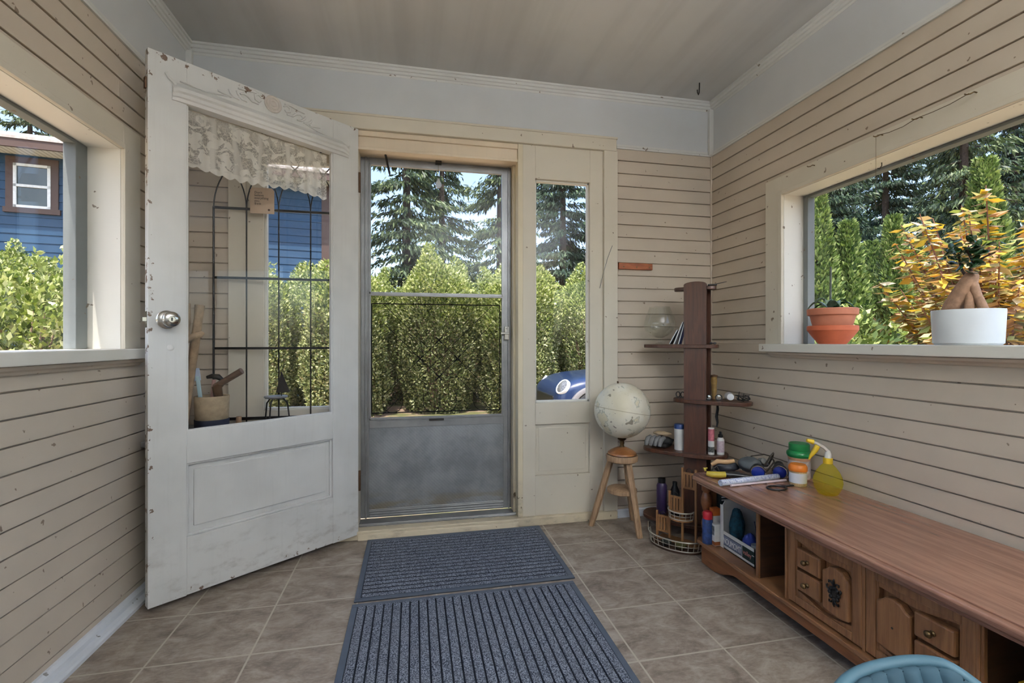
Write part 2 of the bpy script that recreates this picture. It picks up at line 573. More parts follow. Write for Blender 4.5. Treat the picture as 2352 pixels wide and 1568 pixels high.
# baseboards ----------------------------------------------------------------
BP = [(-0.004, 0.0), (0.045, 0.0), (0.045, 0.012), (0.040, 0.018), (0.024, 0.022), (0.022, 0.036), (0.012, 0.044), (-0.004, 0.046)]
def base(name, frame, u0, u1, label):
    mb = MB()
    k = len(BP)
    vs = [frame(u, o, z) for u in (u0, u1) for (o, z) in BP]
    mb.add(vs, [(i, (i + 1) % k, (i + 1) % k + k, i + k) for i in range(k)] + [tuple(range(k)), tuple(range(2 * k - 1, k - 1, -1))])
    return structure(mb.build(name, M['baseboard']), label, 'baseboard')
base('baseboard_left', fl, YF, YB - 0.01, 'worn white two step baseboard along the left wall')
base('baseboard_right', fr_, YF, YB - 0.01, 'white baseboard along the right wall behind the console')
BP = [(-0.004, 0.0), (0.016, 0.0), (0.016, 0.040), (0.010, 0.046), (-0.004, 0.046)]
base('baseboard_back', fb, 1.13, XR - 0.05, 'cream baseboard below the back clapboards behind the stool')

# windows -------------------------------------------------------------------
def long_window(num, frame, W, depth, label, stool_y, sashw):
    """frame(u, out, z): u along the wall, out > 0 into the room"""
    r = thing('window_%d' % num, label, 'window', kind='structure')
    y0, y1, z0, z1 = W['y0'], W['y1'], W['z0'], W['z1']
    def bx(mb, u0, u1, o0, o1, za, zb):
        vs = [frame(u, o, z) for u in (u0, u1) for (o, z) in ((o0, za), (o1, za), (o1, zb), (o0, zb))]
        mb.add(vs, [(0, 1, 2, 3), (7, 6, 5, 4), (0, 4, 5, 1), (1, 5, 6, 2), (2, 6, 7, 3), (3, 7, 4, 0)])
    cw = 0.095
    mb = MB()
    bx(mb, y1, y1 + cw + 0.012, 0.002, 0.020, z0, z1 + 0.09)
    bx(mb, y0 - cw, y0, 0.002, 0.020, z0, z1 + 0.09)
    bx(mb, y0 + 0.0003, y1 - 0.0003, 0.002, 0.020, z1, z1 + 0.09)
    # inner bead
    bx(mb, y1 - 0.0, y1 + 0.022, 0.019, 0.024, z0, z1 + 0.02)
    bx(mb, y0 + 0.0003, y1 - 0.0003, 0.019, 0.024, z1, z1 + 0.02)
    mb.build('casing', M['casing'], r, bevel=0.002)
    mb = MB()
    bx(mb, y1 - 0.002, y1 + 0.012, -depth - 0.03, 0.010, z0, z1 + 0.012)
    bx(mb, y0 - 0.012, y0 + 0.002, -depth - 0.03, 0.010, z0, z1 + 0.012)
    bx(mb, y0 + 0.002, y1 - 0.002, -depth - 0.03, 0.010, z1 - 0.002, z1 + 0.012)
    mb.build('jamb', M['sashwhite'], r, bevel=0.001)
    mb = MB()
    bx(mb, y0 - 0.1, stool_y, 0.001, 0.052, z0 - 0.038, z0)
    bx(mb, y0 + 0.002, y1 - 0.002, -depth - 0.06, 0.0012, z0 - 0.030, z0)
    mb.build('sill', M['sashwhite'], r, bevel=0.003)
    mb = MB()
    n = 5
    prof = [(0.001, z0 - 0.040), (0.034, z0 - 0.040), (0.030, z0 - 0.050), (0.020, z0 - 0.056), (0.014, z0 - 0.064), (0.001, z0 - 0.064)]
    k = len(prof)
    vs = [frame(u, o, z) for u in (y0 - 0.08, stool_y - 0.04) for (o, z) in prof]
    mb.add(vs, [(i, (i + 1) % k, (i + 1) % k + k, i + k) for i in range(k)] + [tuple(range(k)), tuple(range(2 * k - 1, k - 1, -1))])
    mb.build('apron', M['siding'], r)
    mb = MB()
    s0 = depth - 0.004
    bx(mb, y1 - sashw, y1 - 0.003, -s0 - 0.035, -s0 + 0.004, z0 + 0.001, z1 - 0.003)
    bx(mb, y0 + 0.003, y0 + sashw, -s0 - 0.035, -s0 + 0.004, z0 + 0.001, z1 - 0.003)
    bx(mb, y0 + sashw, y1 - sashw, -s0 - 0.035, -s0 + 0.004, z1 - 0.014, z1 - 0.003)
    bx(mb, 0.30, 0.36, -s0 - 0.035, -s0 + 0.004, z0 + 0.001, z1 - 0.014)
    mb.build('sash', M['sashgrey'], r, bevel=0.002)
    mb = MB()
    g = s0 + 0.016
    bx(mb, y0 + sashw - 0.004, 0.304, -g - 0.002, -g + 0.002, z0 + 0.001, z1 - 0.010)
    bx(mb, 0.356, y1 - sashw + 0.004, -g - 0.002, -g + 0.002, z0 + 0.001, z1 - 0.010)
    mb.build('glass_pane', M['glass'], r)
    return r

long_window(1, fl, LW, 0.10, 'long cream framed window on the left looking to the blue house', 2.117, 0.062)
long_window(2, fr_, RW, 0.105, 'long cream framed window on the right with two potted plants on its sill', 2.046, 0.030)

# entrance frame ------------------------------------------------------------
OL, OR_ = -0.275, 0.557            # door opening
mb = MB()
mb.box((-0.87, YB - 0.022, 2.075), (1.125, YB + 0.004, 2.150))
mb.box((-0.875, YB - 0.028, 2.140), (1.130, YB + 0.004, 2.152))
structure(mb.build('trim_14', M['casing'], bevel=0.003), 'cream head casing over the door and sidelights', 'casing')
structure(MB().box((1.05, YB - 0.020, 0.045), (1.133, YB + 0.004, 2.075)).build('trim_15', M['casing'], bevel=0.003), 'cream upright casing right of the right sidelight', 'casing')
structure(MB().box((-0.868, YB - 0.020, 0.045), (-0.79, YB + 0.004, 2.075)).build('trim_16', M['casing'], bevel=0.003), 'cream upright casing seen through the open door glass', 'casing')
# posts between door opening and sidelights, deep
mb = MB()
mb.box((OR_, YB - 0.006, 0.045), (OR_ + 0.028, YB + TH, 2.075))
mb.box((OR_ - 0.012, YB + 0.06, 0.045), (OR_ + 0.001, YB + TH, 2.0))
structure(mb.build('trim_17', chip_paint('worn_cream_jamb', S(216, 204, 176), S(90, 68, 44), [('Z', 0.45, 0.1)]), bevel=0.002), 'cream chipped door jamb on the latch side', 'door jamb')
structure(MB().box((OL - 0.03, YB - 0.006, 0.045), (OL, YB + TH, 2.075)).build('trim_18', M['casing'], bevel=0.002), 'cream door jamb on the hinge side behind the open door', 'door jamb')
# head of the door opening
mb = MB()
mb.box((OL, YB + 0.010, 1.985), (OR_, YB + TH, 2.075))
mb.box((OL, YB - 0.002, 2.048), (OR_, YB + 0.02, 2.075))
mb.box((OL, YB + 0.000, 1.978), (OR_, YB + 0.05, 1.992))
o = structure(mb.build('trim_19', chip_paint('dirty_cream_head', S(222, 205, 180), S(120, 84, 50), [('X', 0.0, 1.5), ('X', 0.0, -1.5)]), bevel=0.002), 'scuffed cream head jamb over the storm door', 'door jamb')
mb = MB()
mb.box((XL + 0.05, YB - 0.030, 0.0), (1.128, YB + 0.03, 0.045))
mb.prism([(YB - 0.040, 0.0), (YB + 0.16, 0.0), (YB + 0.16, 0.030), (YB + 0.03, 0.040), (YB - 0.034, 0.030)], OL + 0.002, OR_ - 0.002, 'x')
structure(mb.build('trim_20', M['threshold'], bevel=0.004), 'worn cream wooden threshold under the entrance', 'threshold')
mb = MB()
mb.box((OL, YB + 0.030, 0.040), (OR_, YB + 0.125, 0.052))
mb.box((OL, YB + 0.030, 0.052), (OR_, YB + 0.040, 0.058))
structure(mb.build('trim_21', M['alu'], bevel=0.002), 'thin metal threshold strip at the storm door foot', 'threshold')

def sidelight(num, x0, x1, g0, g1, label, lowpanel=True):
    r = thing('window_%d' % num, label, 'sidelight', kind='structure')
    y0, y1 = YB - 0.004, YB + 0.045
    za, zb, zt = 0.663, 1.893, 2.075
    mb = MB()
    mb.box((x0, y0, 0.045), (g0, y1, zt))
    mb.box((g1, y0, 0.045), (x1, y1, zt))
    mb.box((g0, y0, zb), (g1, y1, zt))
    mb.box((g0, y0, 0.545), (g1, y1, za))
    mb.box((g0, y0, 0.045), (g1, y1, 0.262))
    mb.build('frame', M['casing'], r, bevel=0.0015)
    mb = MB()
    w = 0.010
    for (a, b, c, d) in ((g0, g0 + w, za, zb), (g1 - w, g1, za, zb), (g0, g1, za, za + w), (g0, g1, zb - w, zb)):
        mb.box((a, y0 + 0.018, c), (b, y1 - 0.004, d))
    mb.build('glazing_bead', M['sashwhite'], r, bevel=0.001)
    MB().box((g0, y0 + 0.028, za), (g1, y0 + 0.032, zb)).build('glass_pane', M['glass'], r)
    mb = MB()
    mb.box((g0, y0 + 0.016, 0.262), (g1, y1 - 0.004, 0.545))
    mb.box((g0 + 0.022, y0 + 0.013, 0.284), (g1 - 0.022, y1 - 0.006, 0.523))
    mb.build('panel', M['casing'], r, bevel=0.002)
    return r
sidelight(3, OR_ + 0.028, 1.05, 0.655, 0.972, 'narrow cream sidelight right of the storm door with the parked car behind it')
sidelight(4, -0.79, OL - 0.03, -0.715, -0.370, 'narrow cream sidelight behind the open inner door')

# ------------------------------------------------------------------ camera
cam = bpy.data.cameras.new('camera')
co = bpy.data.objects.new('camera', cam)
COL.objects.link(co)
cam.sensor_width = 36.0
cam.lens = 36.0 * 1080.0 / 2352.0
cam.clip_start = 0.02
cam.clip_end = 300
co.location = (0, 0, 1.0)
co.rotation_euler = (PI / 2, 0, -0.207)
sc.camera = co

# ------------------------------------------------------------------ light
w = bpy.data.worlds.new('sky')
sc.world = w
w.use_nodes = True
nt = w.node_tree
nt.nodes.clear()
sky = nt.nodes.new('ShaderNodeTexSky')
sky.sky_type = 'NISHITA'
sky.sun_disc = False
sky.sun_elevation = math.radians(66)
sky.sun_rotation = math.radians(200)
sky.air_density = 1.0
sky.dust_density = 2.5
bg = nt.nodes.new('ShaderNodeBackground')
bg.inputs['Strength'].default_value = 0.38
wo = nt.nodes.new('ShaderNodeOutputWorld')
nt.links.new(sky.outputs[0], bg.inputs[0])
nt.links.new(bg.outputs[0], wo.inputs[0])

sun = bpy.data.lights.new('sun', 'SUN')
sun.energy = 6.6
sun.angle = math.radians(0.6)
sun.color = (1.0, 0.95, 0.86)
so = bpy.data.objects.new('sun', sun)
COL.objects.link(so)
# light comes from behind the house, a little from the left
d = Vector((0.25, 0.92, -2.30)).normalized()
so.rotation_euler = d.to_track_quat('-Z', 'Y').to_euler()

sc.view_settings.view_transform = 'Standard'
sc.view_settings.look = 'None'
sc.view_settings.gamma = 1.0
sc.view_settings.use_curve_mapping = False
sc.view_settings.exposure = 0.35
sc.cycles.adaptive_threshold = 0.06
sc.cycles.max_bounces = 7
sc.cycles.diffuse_bounces = 4
sc.cycles.transparent_max_bounces = 12
sc.cycles.caustics_reflective = False
sc.cycles.caustics_refractive = False

# added uplighter, unseen behind the viewpoint, to fill the room with light
lamp = thing('added_fill_lamp', 'added unseen uplighter behind the viewpoint, filling the room with light', 'lamp', (1.05, -0.95, 0))
MB().lathe([(0.0, 0.0), (0.14, 0.0), (0.14, 0.015), (0.03, 0.03), (0.0, 0.03)], 32).build('lamp_base', M['black'], lamp, smooth=40)
MB().cyl((0, 0, 0.03), (0, 0, 1.60), 0.012, n=14).build('pole', M['black'], lamp, smooth=60)
MB().lathe([(0.0, 1.59), (0.05, 1.60), (0.13, 1.66), (0.20, 1.75), (0.196, 1.752), (0.126, 1.665), (0.05, 1.607), (0.0, 1.60)], 36).build('lamp_shade', M['white_plastic'], lamp, smooth=60)
t = NT('fill_lamp_glow')
em = t.n('ShaderNodeEmission', None, Color=(0.93, 0.96, 1.0, 1), Strength=FILL_POWER)
M['fill_glow'] = t.end(em)
MB().lathe([(0.0, 1.690), (0.14, 1.690), (0.145, 1.697), (0.14, 1.705), (0.0, 1.706)], 32).build('glow_disc', M['fill_glow'], lamp, smooth=60)
# =================================================================== open inner door
DA = math.atan2(-0.62213, -0.78291)
D1 = thing('door_1', 'worn white panelled inner door standing open, with carved top and lace valance behind its glass', 'door', (-0.27, 2.475, 0), DA, kind='structure')
DZ0, DZ1, DWD = 0.028, 2.068, 0.859
T0 = -0.036
mb = MB()
mb.box((0.0, T0, DZ0), (0.137, 0, DZ1))
mb.box((0.738, T0, DZ0), (DWD, 0, DZ1))
mb.box((0.137, T0, 1.905), (0.738, -0.0004, DZ1))
mb.box((0.137, T0, 0.533), (0.738, -0.0004, 0.655))
mb.box((0.137, T0, DZ0 + 0.002), (0.738, -0.0004, 0.250))
mb.build('door_slab', M['door'], D1, bevel=0.0016)
mb = MB()
mb.box((0.130, T0 + 0.008, 0.245), (0.745, -0.022, 0.540))
mb.prism([(0.165, 0.282), (0.710, 0.282), (0.710, 0.503), (0.165, 0.503)], T0 + 0.008, -0.017, 'y')
mb.build('door_panel', M['door'], D1, bevel=0.003)
mb = MB()
mb.box((0.137, -0.022, 0.250), (0.147, -0.010, 0.533))
mb.box((0.728, -0.022, 0.250), (0.738, -0.010, 0.533))
mb.box((0.137, -0.022, 0.250), (0.738, -0.010, 0.260))
mb.box((0.137, -0.022, 0.523), (0.738, -0.010, 0.533))
mb.build('panel_moulding', M['door'], D1, bevel=0.003)
mb = MB()
mb.box((0.130, -0.020, 0.655), (0.144, -0.004, 1.905))
mb.box((0.731, -0.020, 0.655), (0.745, -0.004, 1.905))
mb.box((0.130, -0.020, 0.650), (0.745, -0.004, 0.662))
mb.build('glazing_bead', M['door'], D1, bevel=0.002)
MB().box((0.134, -0.0215, 0.652), (0.741, -0.0185, 1.91)).build('glass_pane', M['glass'], D1)
# moulded ledge under the carving: straight profile sweeping up at both ends
LP = [(0.0, 1.905), (0.010, 1.906), (0.012, 1.918), (0.018, 1.922), (0.020, 1.934), (0.028, 1.940), (0.030, 1.952), (0.022, 1.962), (0.010, 1.972), (0.0, 1.980)]
mb = MB()
k = len(LP)
stations = [(0.055, 0.35), (0.075, 0.75), (0.095, 1.0), (0.735, 1.0), (0.770, 0.9), (0.785, 0.55)]
vs = []
for s_, q in stations:
    for (o, z) in LP:
        vs.append((s_, -0.001 + o * q, 1.905 + (z - 1.905) * (0.55 + 0.45 * q)))
fs = []
for i in range(len(stations) - 1):
    for j in range(k):
        j2 = (j + 1) % k
        fs.append((i * k + j, i * k + j2, (i + 1) * k + j2, (i + 1) * k + j))
fs += [tuple(range(k)), tuple(len(stations) * k - 1 - i for i in range(k))]
mb.add(vs, fs)
mb.build('ledge_moulding', M['door'], D1, smooth=35)
# upswept ends + long curved lines above the ledge
mb = MB()
mb.tube([(0.770, 0.004, 1.958), (0.780, 0.006, 1.972), (0.796, 0.006, 1.982), (0.806, 0.004, 1.996), (0.800, 0.003, 2.004)], [0.006, 0.006, 0.005, 0.004, 0.002], 8)
mb.tube([(0.073, 0.004, 1.945), (0.060, 0.005, 1.952), (0.050, 0.004, 1.965)], [0.006, 0.005, 0.003], 8)
mb.tube([(0.76, 0.001, 1.985), (0.68, 0.002, 1.979), (0.60, 0.002, 1.994), (0.54, 0.001, 2.010)], 0.003, 6)
mb.tube([(0.08, 0.001, 1.972), (0.15, 0.002, 1.972), (0.23, 0.002, 1.985), (0.28, 0.001, 2.000)], 0.003, 6)
mb.build('ledge_scroll', M['door'], D1, smooth=60)
RO = (0.418, 2.030)
rot = Matrix.Translation((RO[0], 0, RO[1])) @ Matrix.Rotation(-PI / 2, 4, 'X')
mb = MB()
mb.lathe([(0.036, -0.004), (0.036, 0.005), (0.033, 0.0075), (0.030, 0.005), (0.0265, 0.0035), (0.024, 0.0075), (0.020, 0.009), (0.017, 0.0065), (0.013, 0.006), (0.010, 0.010), (0.006, 0.0115), (0.0, 0.0105)], 32, rot)
mb.build('rosette', plain('grimy_rosette_paint', S(206, 198, 190), 0.5, var=0.05, scale=60), D1, smooth=50)
def scroll(pts, r=0.0056):
    m2 = MB()
    n = len(pts)
    rs = [r * (0.35 + 0.65 * math.sin(PI * (i + 0.6) / (n + 0.2))) for i in range(n)]
    m2.tube([(RO[0] + a, 0.0022, RO[1] + b) for a, b in pts], rs, 8)
    return m2
for sgn in (1, -1):
    for pts in ([(0.045, 0.008), (0.060, 0.018), (0.074, 0.010), (0.072, -0.006), (0.058, -0.012), (0.050, -0.004)],
                [(0.060, -0.022), (0.085, -0.020), (0.100, -0.006), (0.118, 0.000), (0.132, -0.008)],
                [(0.105, -0.030), (0.125, -0.026), (0.140, -0.012), (0.146, 0.000)],
                [(0.135, -0.032), (0.155, -0.028), (0.168, -0.018), (0.175, -0.006)],
                [(0.165, -0.034), (0.190, -0.030), (0.215, -0.026)],
                [(0.050, 0.020), (0.080, 0.024), (0.110, 0.016), (0.140, 0.012)]):
        scroll([(a * sgn, b) for a, b in pts]).build('carved_scroll', M['door'], D1, smooth=60)
# knob, rosette plate, latch
kx, kz = 0.802, 1.081
rk = Matrix.Translation((kx, 0, kz)) @ Matrix.Rotation(-PI / 2, 4, 'X')
kn = MB().lathe([(0.033, 0.0), (0.034, 0.004), (0.030, 0.008), (0.014, 0.011), (0.012, 0.030), (0.016, 0.036), (0.026, 0.042), (0.0285, 0.052), (0.0275, 0.062), (0.022, 0.067), (0.011, 0.068), (0.010, 0.065), (0.0, 0.065)], 32, rk).build('door_knob', M['chrome'], D1, smooth=40)
MB().box((kx - 0.002, 0.064, kz - 0.006), (kx + 0.002, 0.0665, kz + 0.006)).build('keyhole', M['black'], kn)
mb = MB()
mb.box((DWD - 0.001, -0.030, kz - 0.03), (DWD + 0.0015, -0.006, kz + 0.03))
mb.box((DWD, -0.026, kz - 0.008), (DWD + 0.014, -0.010, kz + 0.008))
mb.build('latch', M['chrome'], D1, bevel=0.001)
MB().lathe([(0.011, -0.001), (0.011, 0.002), (0.008, 0.003), (0.0, 0.003)], 20, Matrix.Translation((0.790, 0, 0.977)) @ Matrix.Rotation(-PI / 2, 4, 'X')).build('filler_plug', M['door'], D1, smooth=40)
MB().box((DWD - 0.004, -0.030, 1.925), (DWD + 0.006, -0.012, 1.965)).build('bolt_plate', M['rust'], D1, bevel=0.001)
for hz in (0.30, 1.80):
    MB().cyl((-0.004, 0.004, hz - 0.05), (-0.004, 0.004, hz + 0.05), 0.006, n=12).build('hinge', M['rust'], D1)

# lace valance behind the glass
def lace_mat():
    t = NT('cream_lace')
    v = t.obj((1, 0.2, 1))
    vo = t.n('ShaderNodeTexVoronoi', {'feature': 'DISTANCE_TO_EDGE'}, Vector=v, Scale=85.0)
    flower = t.noise(t.obj((1, 0.2, 1), (3, 0, 1)), 26, 3, 0.55, 0.8)
    tc = t.n('ShaderNodeTexCoord')
    sx = t.n('ShaderNodeSeparateXYZ', None, Vector=tc.outputs['Object'])
    wob = t.noise(t.obj((1, 0.2, 0.3)), 7, 2)
    wv = t.math('SINE', t.math('MULTIPLY_ADD', wob, 14.0, t.math('MULTIPLY', sx.outputs[0], 58.0)))
    band = t.math('MULTIPLY', t.step(wv, 0.2, 0.95), 0.85)
    hem = t.step(sx.outputs[2], 1.712, 1.695)
    top = t.step(sx.outputs[2], 1.83, 1.88)
    thread = t.step(vo.outputs['Distance'], 0.10, 0.03)
    dense = t.math('MAXIMUM', t.math('MAXIMUM', t.step(flower, 0.46, 0.56), band), t.math('MAXIMUM', hem, t.math('MULTIPLY', top, 0.6)))
    a = t.math('MAXIMUM', t.math('MULTIPLY', dense, 0.86), t.math('MULTIPLY_ADD', thread, 0.32, 0.34), clamp=True)
    tr = t.n('ShaderNodeBsdfTransparent')
    df = t.n('ShaderNodeBsdfDiffuse', None, Color=S(248, 247, 240))
    tl = t.n('ShaderNodeBsdfTranslucent', None, Color=S(248, 247, 240))
    m1 = t.n('ShaderNodeMixShader', None, i0=0.4, i1=df.outputs[0], i2=tl.outputs[0])
    m2 = t.n('ShaderNodeMixShader', None, i0=a, i1=tr.outputs[0], i2=m1.outputs[0])
    return t.end(m2)
VR = bpy.data.objects.new('lace_valance', None)
mb = MB()
def lace(u, v):
    s = 0.145 + 0.590 * u
    hemz = 1.692 - 0.012 * abs(math.sin(u * PI * 13)) + 0.010 * math.sin(u * 7)
    z = 1.905 + (hemz - 1.905) * v
    y = -0.046 - 0.0045 * math.sin(u * PI * 26 + 1.2 * math.sin(u * 9)) * (0.5 + 0.5 * v) - 0.0025 * math.sin(u * 60)
    return (s, y, z)
mb.grid(lace, 150, 22)
lv = mb.build('lace_valance', lace_mat(), None, smooth=80, recalc=False)
lv.location = (-0.27, 2.475, 0)
lv.rotation_euler = (0, 0, DA)
tag(lv, 'scalloped cream lace valance hanging behind the glass of the open door', 'curtain')

# =================================================================== storm door
SY = 2.62
D2 = thing('door_2', 'aluminium storm door with glass over a screened lower pane with iron scrollwork', 'storm door', (0, SY, 0), kind='structure')
sx0, sx1, gz0, gz1 = -0.253, 0.538, 0.59, 1.955
gx0, gx1 = -0.232, 0.496
mz0, mz1 = 1.246, 1.266
mb = MB()
mb.box((OL + 0.0005, 0.002, 0.055), (gx0, 0.028, 2.005))
mb.box((gx1 + 0.004, 0.002, 0.055), (OR_ - 0.0125, 0.028, 2.005))
mb.box((sx0, -0.006, 0.055), (sx0 + 0.010, 0.01, 2.0))
mb.box((sx1 - 0.012, -0.006, 0.055), (sx1 - 0.002, 0.01, 2.0))
mb.box((gx0, 0, gz1), (gx1 + 0.004, 0.028, 2.005))
mb.box((gx0, 0, 0.535), (gx1 + 0.004, 0.028, gz0 - 0.012))
mb.box((gx0, 0, 0.055), (gx1 + 0.004, 0.028, 0.100))
for z in (0.062, 0.075, 0.088):
    mb.box((gx0, -0.004, z), (gx1 + 0.004, 0.002, z + 0.006))
mb.box((sx0, -0.006, 1.985), (sx1, 0.0, 1.998))
mb.build('storm_frame', M['alu'], D2, bevel=0.0015)
mb = MB()
for (a, b, c, d) in ((gx0, gx0 + 0.010, gz0 - 0.012, gz1), (gx1 - 0.006, gx1 + 0.004, gz0 - 0.012, gz1), (gx0, gx1, gz0 - 0.012, gz0), (gx0, gx1, gz1 - 0.010, gz1)):
    mb.box((a, -0.006, c), (b, 0.012, d))
mb.box((gx0, -0.010, mz0), (gx1, 0.012, mz0 + 0.008))
mb.box((gx0, -0.006, mz0 + 0.008), (gx1, 0.012, mz1))
mb.build('sash_rail', M['alu'], D2, bevel=0.001)
MB().box((gx0, 0.004, mz1), (gx1, 0.006, gz1)).build('upper_glass', M['glass'], D2)
t = NT('insect_screen')
tr = t.n('ShaderNodeBsdfTransparent', None, Color=(1, 1, 1, 1))
df = t.n('ShaderNodeBsdfDiffuse', None, Color=S(60, 58, 52))
mx = t.n('ShaderNodeMixShader', None, i0=0.30, i1=tr.outputs[0], i2=df.outputs[0])
MB().box((gx0 + 0.004, 0.010, gz0 - 0.004), (gx1 - 0.004, 0.0105, mz0)).build('insect_screen', t.end(mx), D2)
# kick panel with embossed diamond lattice
def kick_mat():
    t = NT('embossed_kick_panel')
    v = t.obj((1, 1, 1))
    sx_ = t.n('ShaderNodeSeparateXYZ', None, Vector=v)
    p = t.math('PINGPONG', t.math('ADD', sx_.outputs[0], sx_.outputs[2]), 0.009)
    q = t.math('PINGPONG', t.math('SUBTRACT', sx_.outputs[0], sx_.outputs[2]), 0.009)
    h = t.math('MINIMUM', p, q)
    big = t.noise(v, 5, 5, 0.6)
    low = t.step(sx_.outputs[2], 0.22, 0.08)
    stain = t.math('MULTIPLY', t.step(t.noise(t.obj((0.7, 1, 3)), 6, 4), 0.42, 0.62), low)
    c = t.mix(t.step(big, 0.3, 0.7), S(118, 121, 125), S(148, 151, 154))
    c = t.mix(t.math('MULTIPLY', stain, 0.8), c, S(128, 116, 92))
    b = t.bsdf(Base_Color=c, Roughness=0.5, Metallic=0.45)
    t.t.links.new(t.bump(t.math('MULTIPLY', h, 100.0), 0.35, 0.002), b.inputs['Normal'])
    return t.end(b)
MB().box((gx0 - 0.001, 0.004, 0.100), (gx1 + 0.005, 0.012, 0.536)).build('kick_panel', kick_mat(), D2)
MB().box((0.085, -0.012, 0.566), (0.165, 0.002, 0.578)).build('sash_clip', M['dark_metal'], D2, bevel=0.001)
# iron scrollwork in front of the screen
gr = MB()
yy = 0.022
xa, xb = gx0 + 0.012, gx1 - 0.012
for z in (gz0 + 0.022, 1.205):
    gr.tube([(xa, yy, z), (xb, yy, z)], 0.0032, 6)
gr.tube([(xa, yy, gz0 + 0.02), (xa, yy, 1.205)], 0.003, 6)
gr.tube([(xb, yy, gz0 + 0.02), (xb, yy, 1.205)], 0.003, 6)
gr.build('grille_frame', M['black_iron'], D2)
cxg, czg = 0.140, 0.905
d1, d2 = 0.105, 0.105
diam = MB()
for a in (-1, 1):
    diam.tube([(cxg - 0.30, yy, czg + a * 0.30 - a * 0.0), (cxg, yy, czg - 0.0 + a * 0.0), (cxg + 0.30, yy, czg - a * 0.30)][::2], 0.0018, 6)
for a, b in ((1, 1), (1, -1), (-1, 1), (-1, -1)):
    diam.tube([(cxg, yy, czg + a * 0.102), (cxg + b * 0.30, yy, czg + a * 0.102 - a * 0.30)], 0.0018, 6)
for x, z in ((cxg, czg + 0.102), (cxg, czg - 0.102), (cxg - 0.102, czg), (cxg + 0.102, czg)):
    for s_ in (1, -1):
        diam.tube([(x - 0.018, yy, z - s_ * 0.018), (x + 0.018, yy, z + s_ * 0.018)], 0.004, 6)
diam.build('diamond_lattice', M['black_iron'], D2)
for xc, r in ((-0.110, 0.052), (0.100, 0.045), (0.190, 0.045), (0.385, 0.052)):
    mb = MB()
    pts = [(xc + r * math.cos(t_), yy, gz0 + 0.022 + r + r * math.sin(t_)) for t_ in [PI * (1 + i / 16) for i in range(17)]]
    pts = [(xc - r, yy, gz0 + 0.11 + r * 0.2)] + pts + [(xc + r, yy, gz0 + 0.11 + r * 0.2)]
    mb.tube(pts, 0.002, 6)
    mb.build('iron_scroll', M['black_iron'], D2)
mb = MB()
mb.box((0.505, -0.020, 1.010), (0.530, 0.0, 1.085))
mb.box((0.480, -0.034, 1.040), (0.528, -0.018, 1.052))
mb.cyl((0.517, -0.03, 1.075), (0.517, 0.0, 1.075), 0.006)
mb.build('door_latch', M['chrome'], D2, bevel=0.002)
# closer bracket and chain at the top
mb = MB()
mb.tube([(-0.145, -0.085, 2.0), (-0.142, -0.07, 1.975), (-0.125, -0.02, 1.905), (-0.122, -0.016, 1.885)], [0.004, 0.006, 0.006, 0.002], 8)
o = mb.build('door_closer_arm', M['dark_metal'], D2)
o = thing('hanging_bulb_charm', 'small clear glass bulb charm hanging on a thread at the top of the storm door', 'ornament', (0.135, 2.60, 1.86))
mb = MB().tube([(0, 0, 0.03), (0.001, 0, 0.06), (-0.001, 0, 0.09), (0, 0, 0.115)], 0.0012, 6)
mb.build('hanger_thread', M['twine'], o)
MB().lathe([(0.0, -0.022), (0.010, -0.020), (0.017, -0.008), (0.015, 0.006), (0.007, 0.020), (0.005, 0.030), (0.0, 0.031)], 16).build('bulb', plain('clear_white_bulb', S(230, 234, 236), 0.1, trans=0.4), o, smooth=60)
MB().box((-0.016, -0.012, 0.112), (0.016, 0.022, 0.126)).build('bracket', M['dark_metal'], o, bevel=0.001)

# =================================================================== things behind the open door
ct = thing('corner_shelf_table', 'low grey painted corner table behind the open door', 'table', (0, 0, 0))
MB().prism([(-1.035, 2.470), (-1.035, 2.08), (-0.985, 2.055), (-0.42, 2.462), (-0.42, 2.470)], 0.588, 0.610, 'z').build('table_top', plain('grey_painted_wood', S(150, 150, 148), 0.5), ct, bevel=0.003)
for p in ((-1.00, 2.12), (-1.00, 2.43), (-0.52, 2.44)):
    MB().box((p[0] - 0.015, p[1] - 0.015, 0), (p[0] + 0.015, p[1] + 0.015, 0.588)).build('leg', M['frieze'], ct)

tr_ = thing('iron_trellis', 'black iron trellis with pointed arches leaning against the wall behind the door glass', 'trellis', (0, 2.448, 0.612))
px = [-0.917, -0.776, -0.634, -0.490, -0.376]
for i, x in enumerate(px):
    r = 0.005 if i in (0, 4) else 0.0034
    MB().tube([(x, 0, 0), (x, 0, 1.018)], r, 8).build('upright', M['black_iron'], tr_)
for z, h in ((0.022, 0.014), (0.356, 0.011), (0.689, 0.011), (1.018, 0.011)):
    MB().box((px[0] - 0.004, -0.003, z - h / 2), (px[-1] + 0.004, 0.003, z + h / 2)).build('crossbar', M['black_iron'], tr_)
for i, x in enumerate(px):
    for sgn in (1, -1):
        if (i == 0 and sgn < 0) or (i == 4 and sgn > 0):
            continue
        pts = []
        for k in range(13):
            t_ = k / 12
            xx = x + sgn * 0.20 * (1 - math.cos(t_ * 1.12)) / (1 - math.cos(1.12))
            if xx < px[0] - 0.001 or xx > px[-1] + 0.001:
                break
            pts.append((xx, 0, 1.018 + 0.30 * math.sin(t_ * 1.12) / math.sin(1.12)))
        if len(pts) > 1:
            MB().tube(pts, 0.003, 6).build('arch', M['black_iron'], tr_)

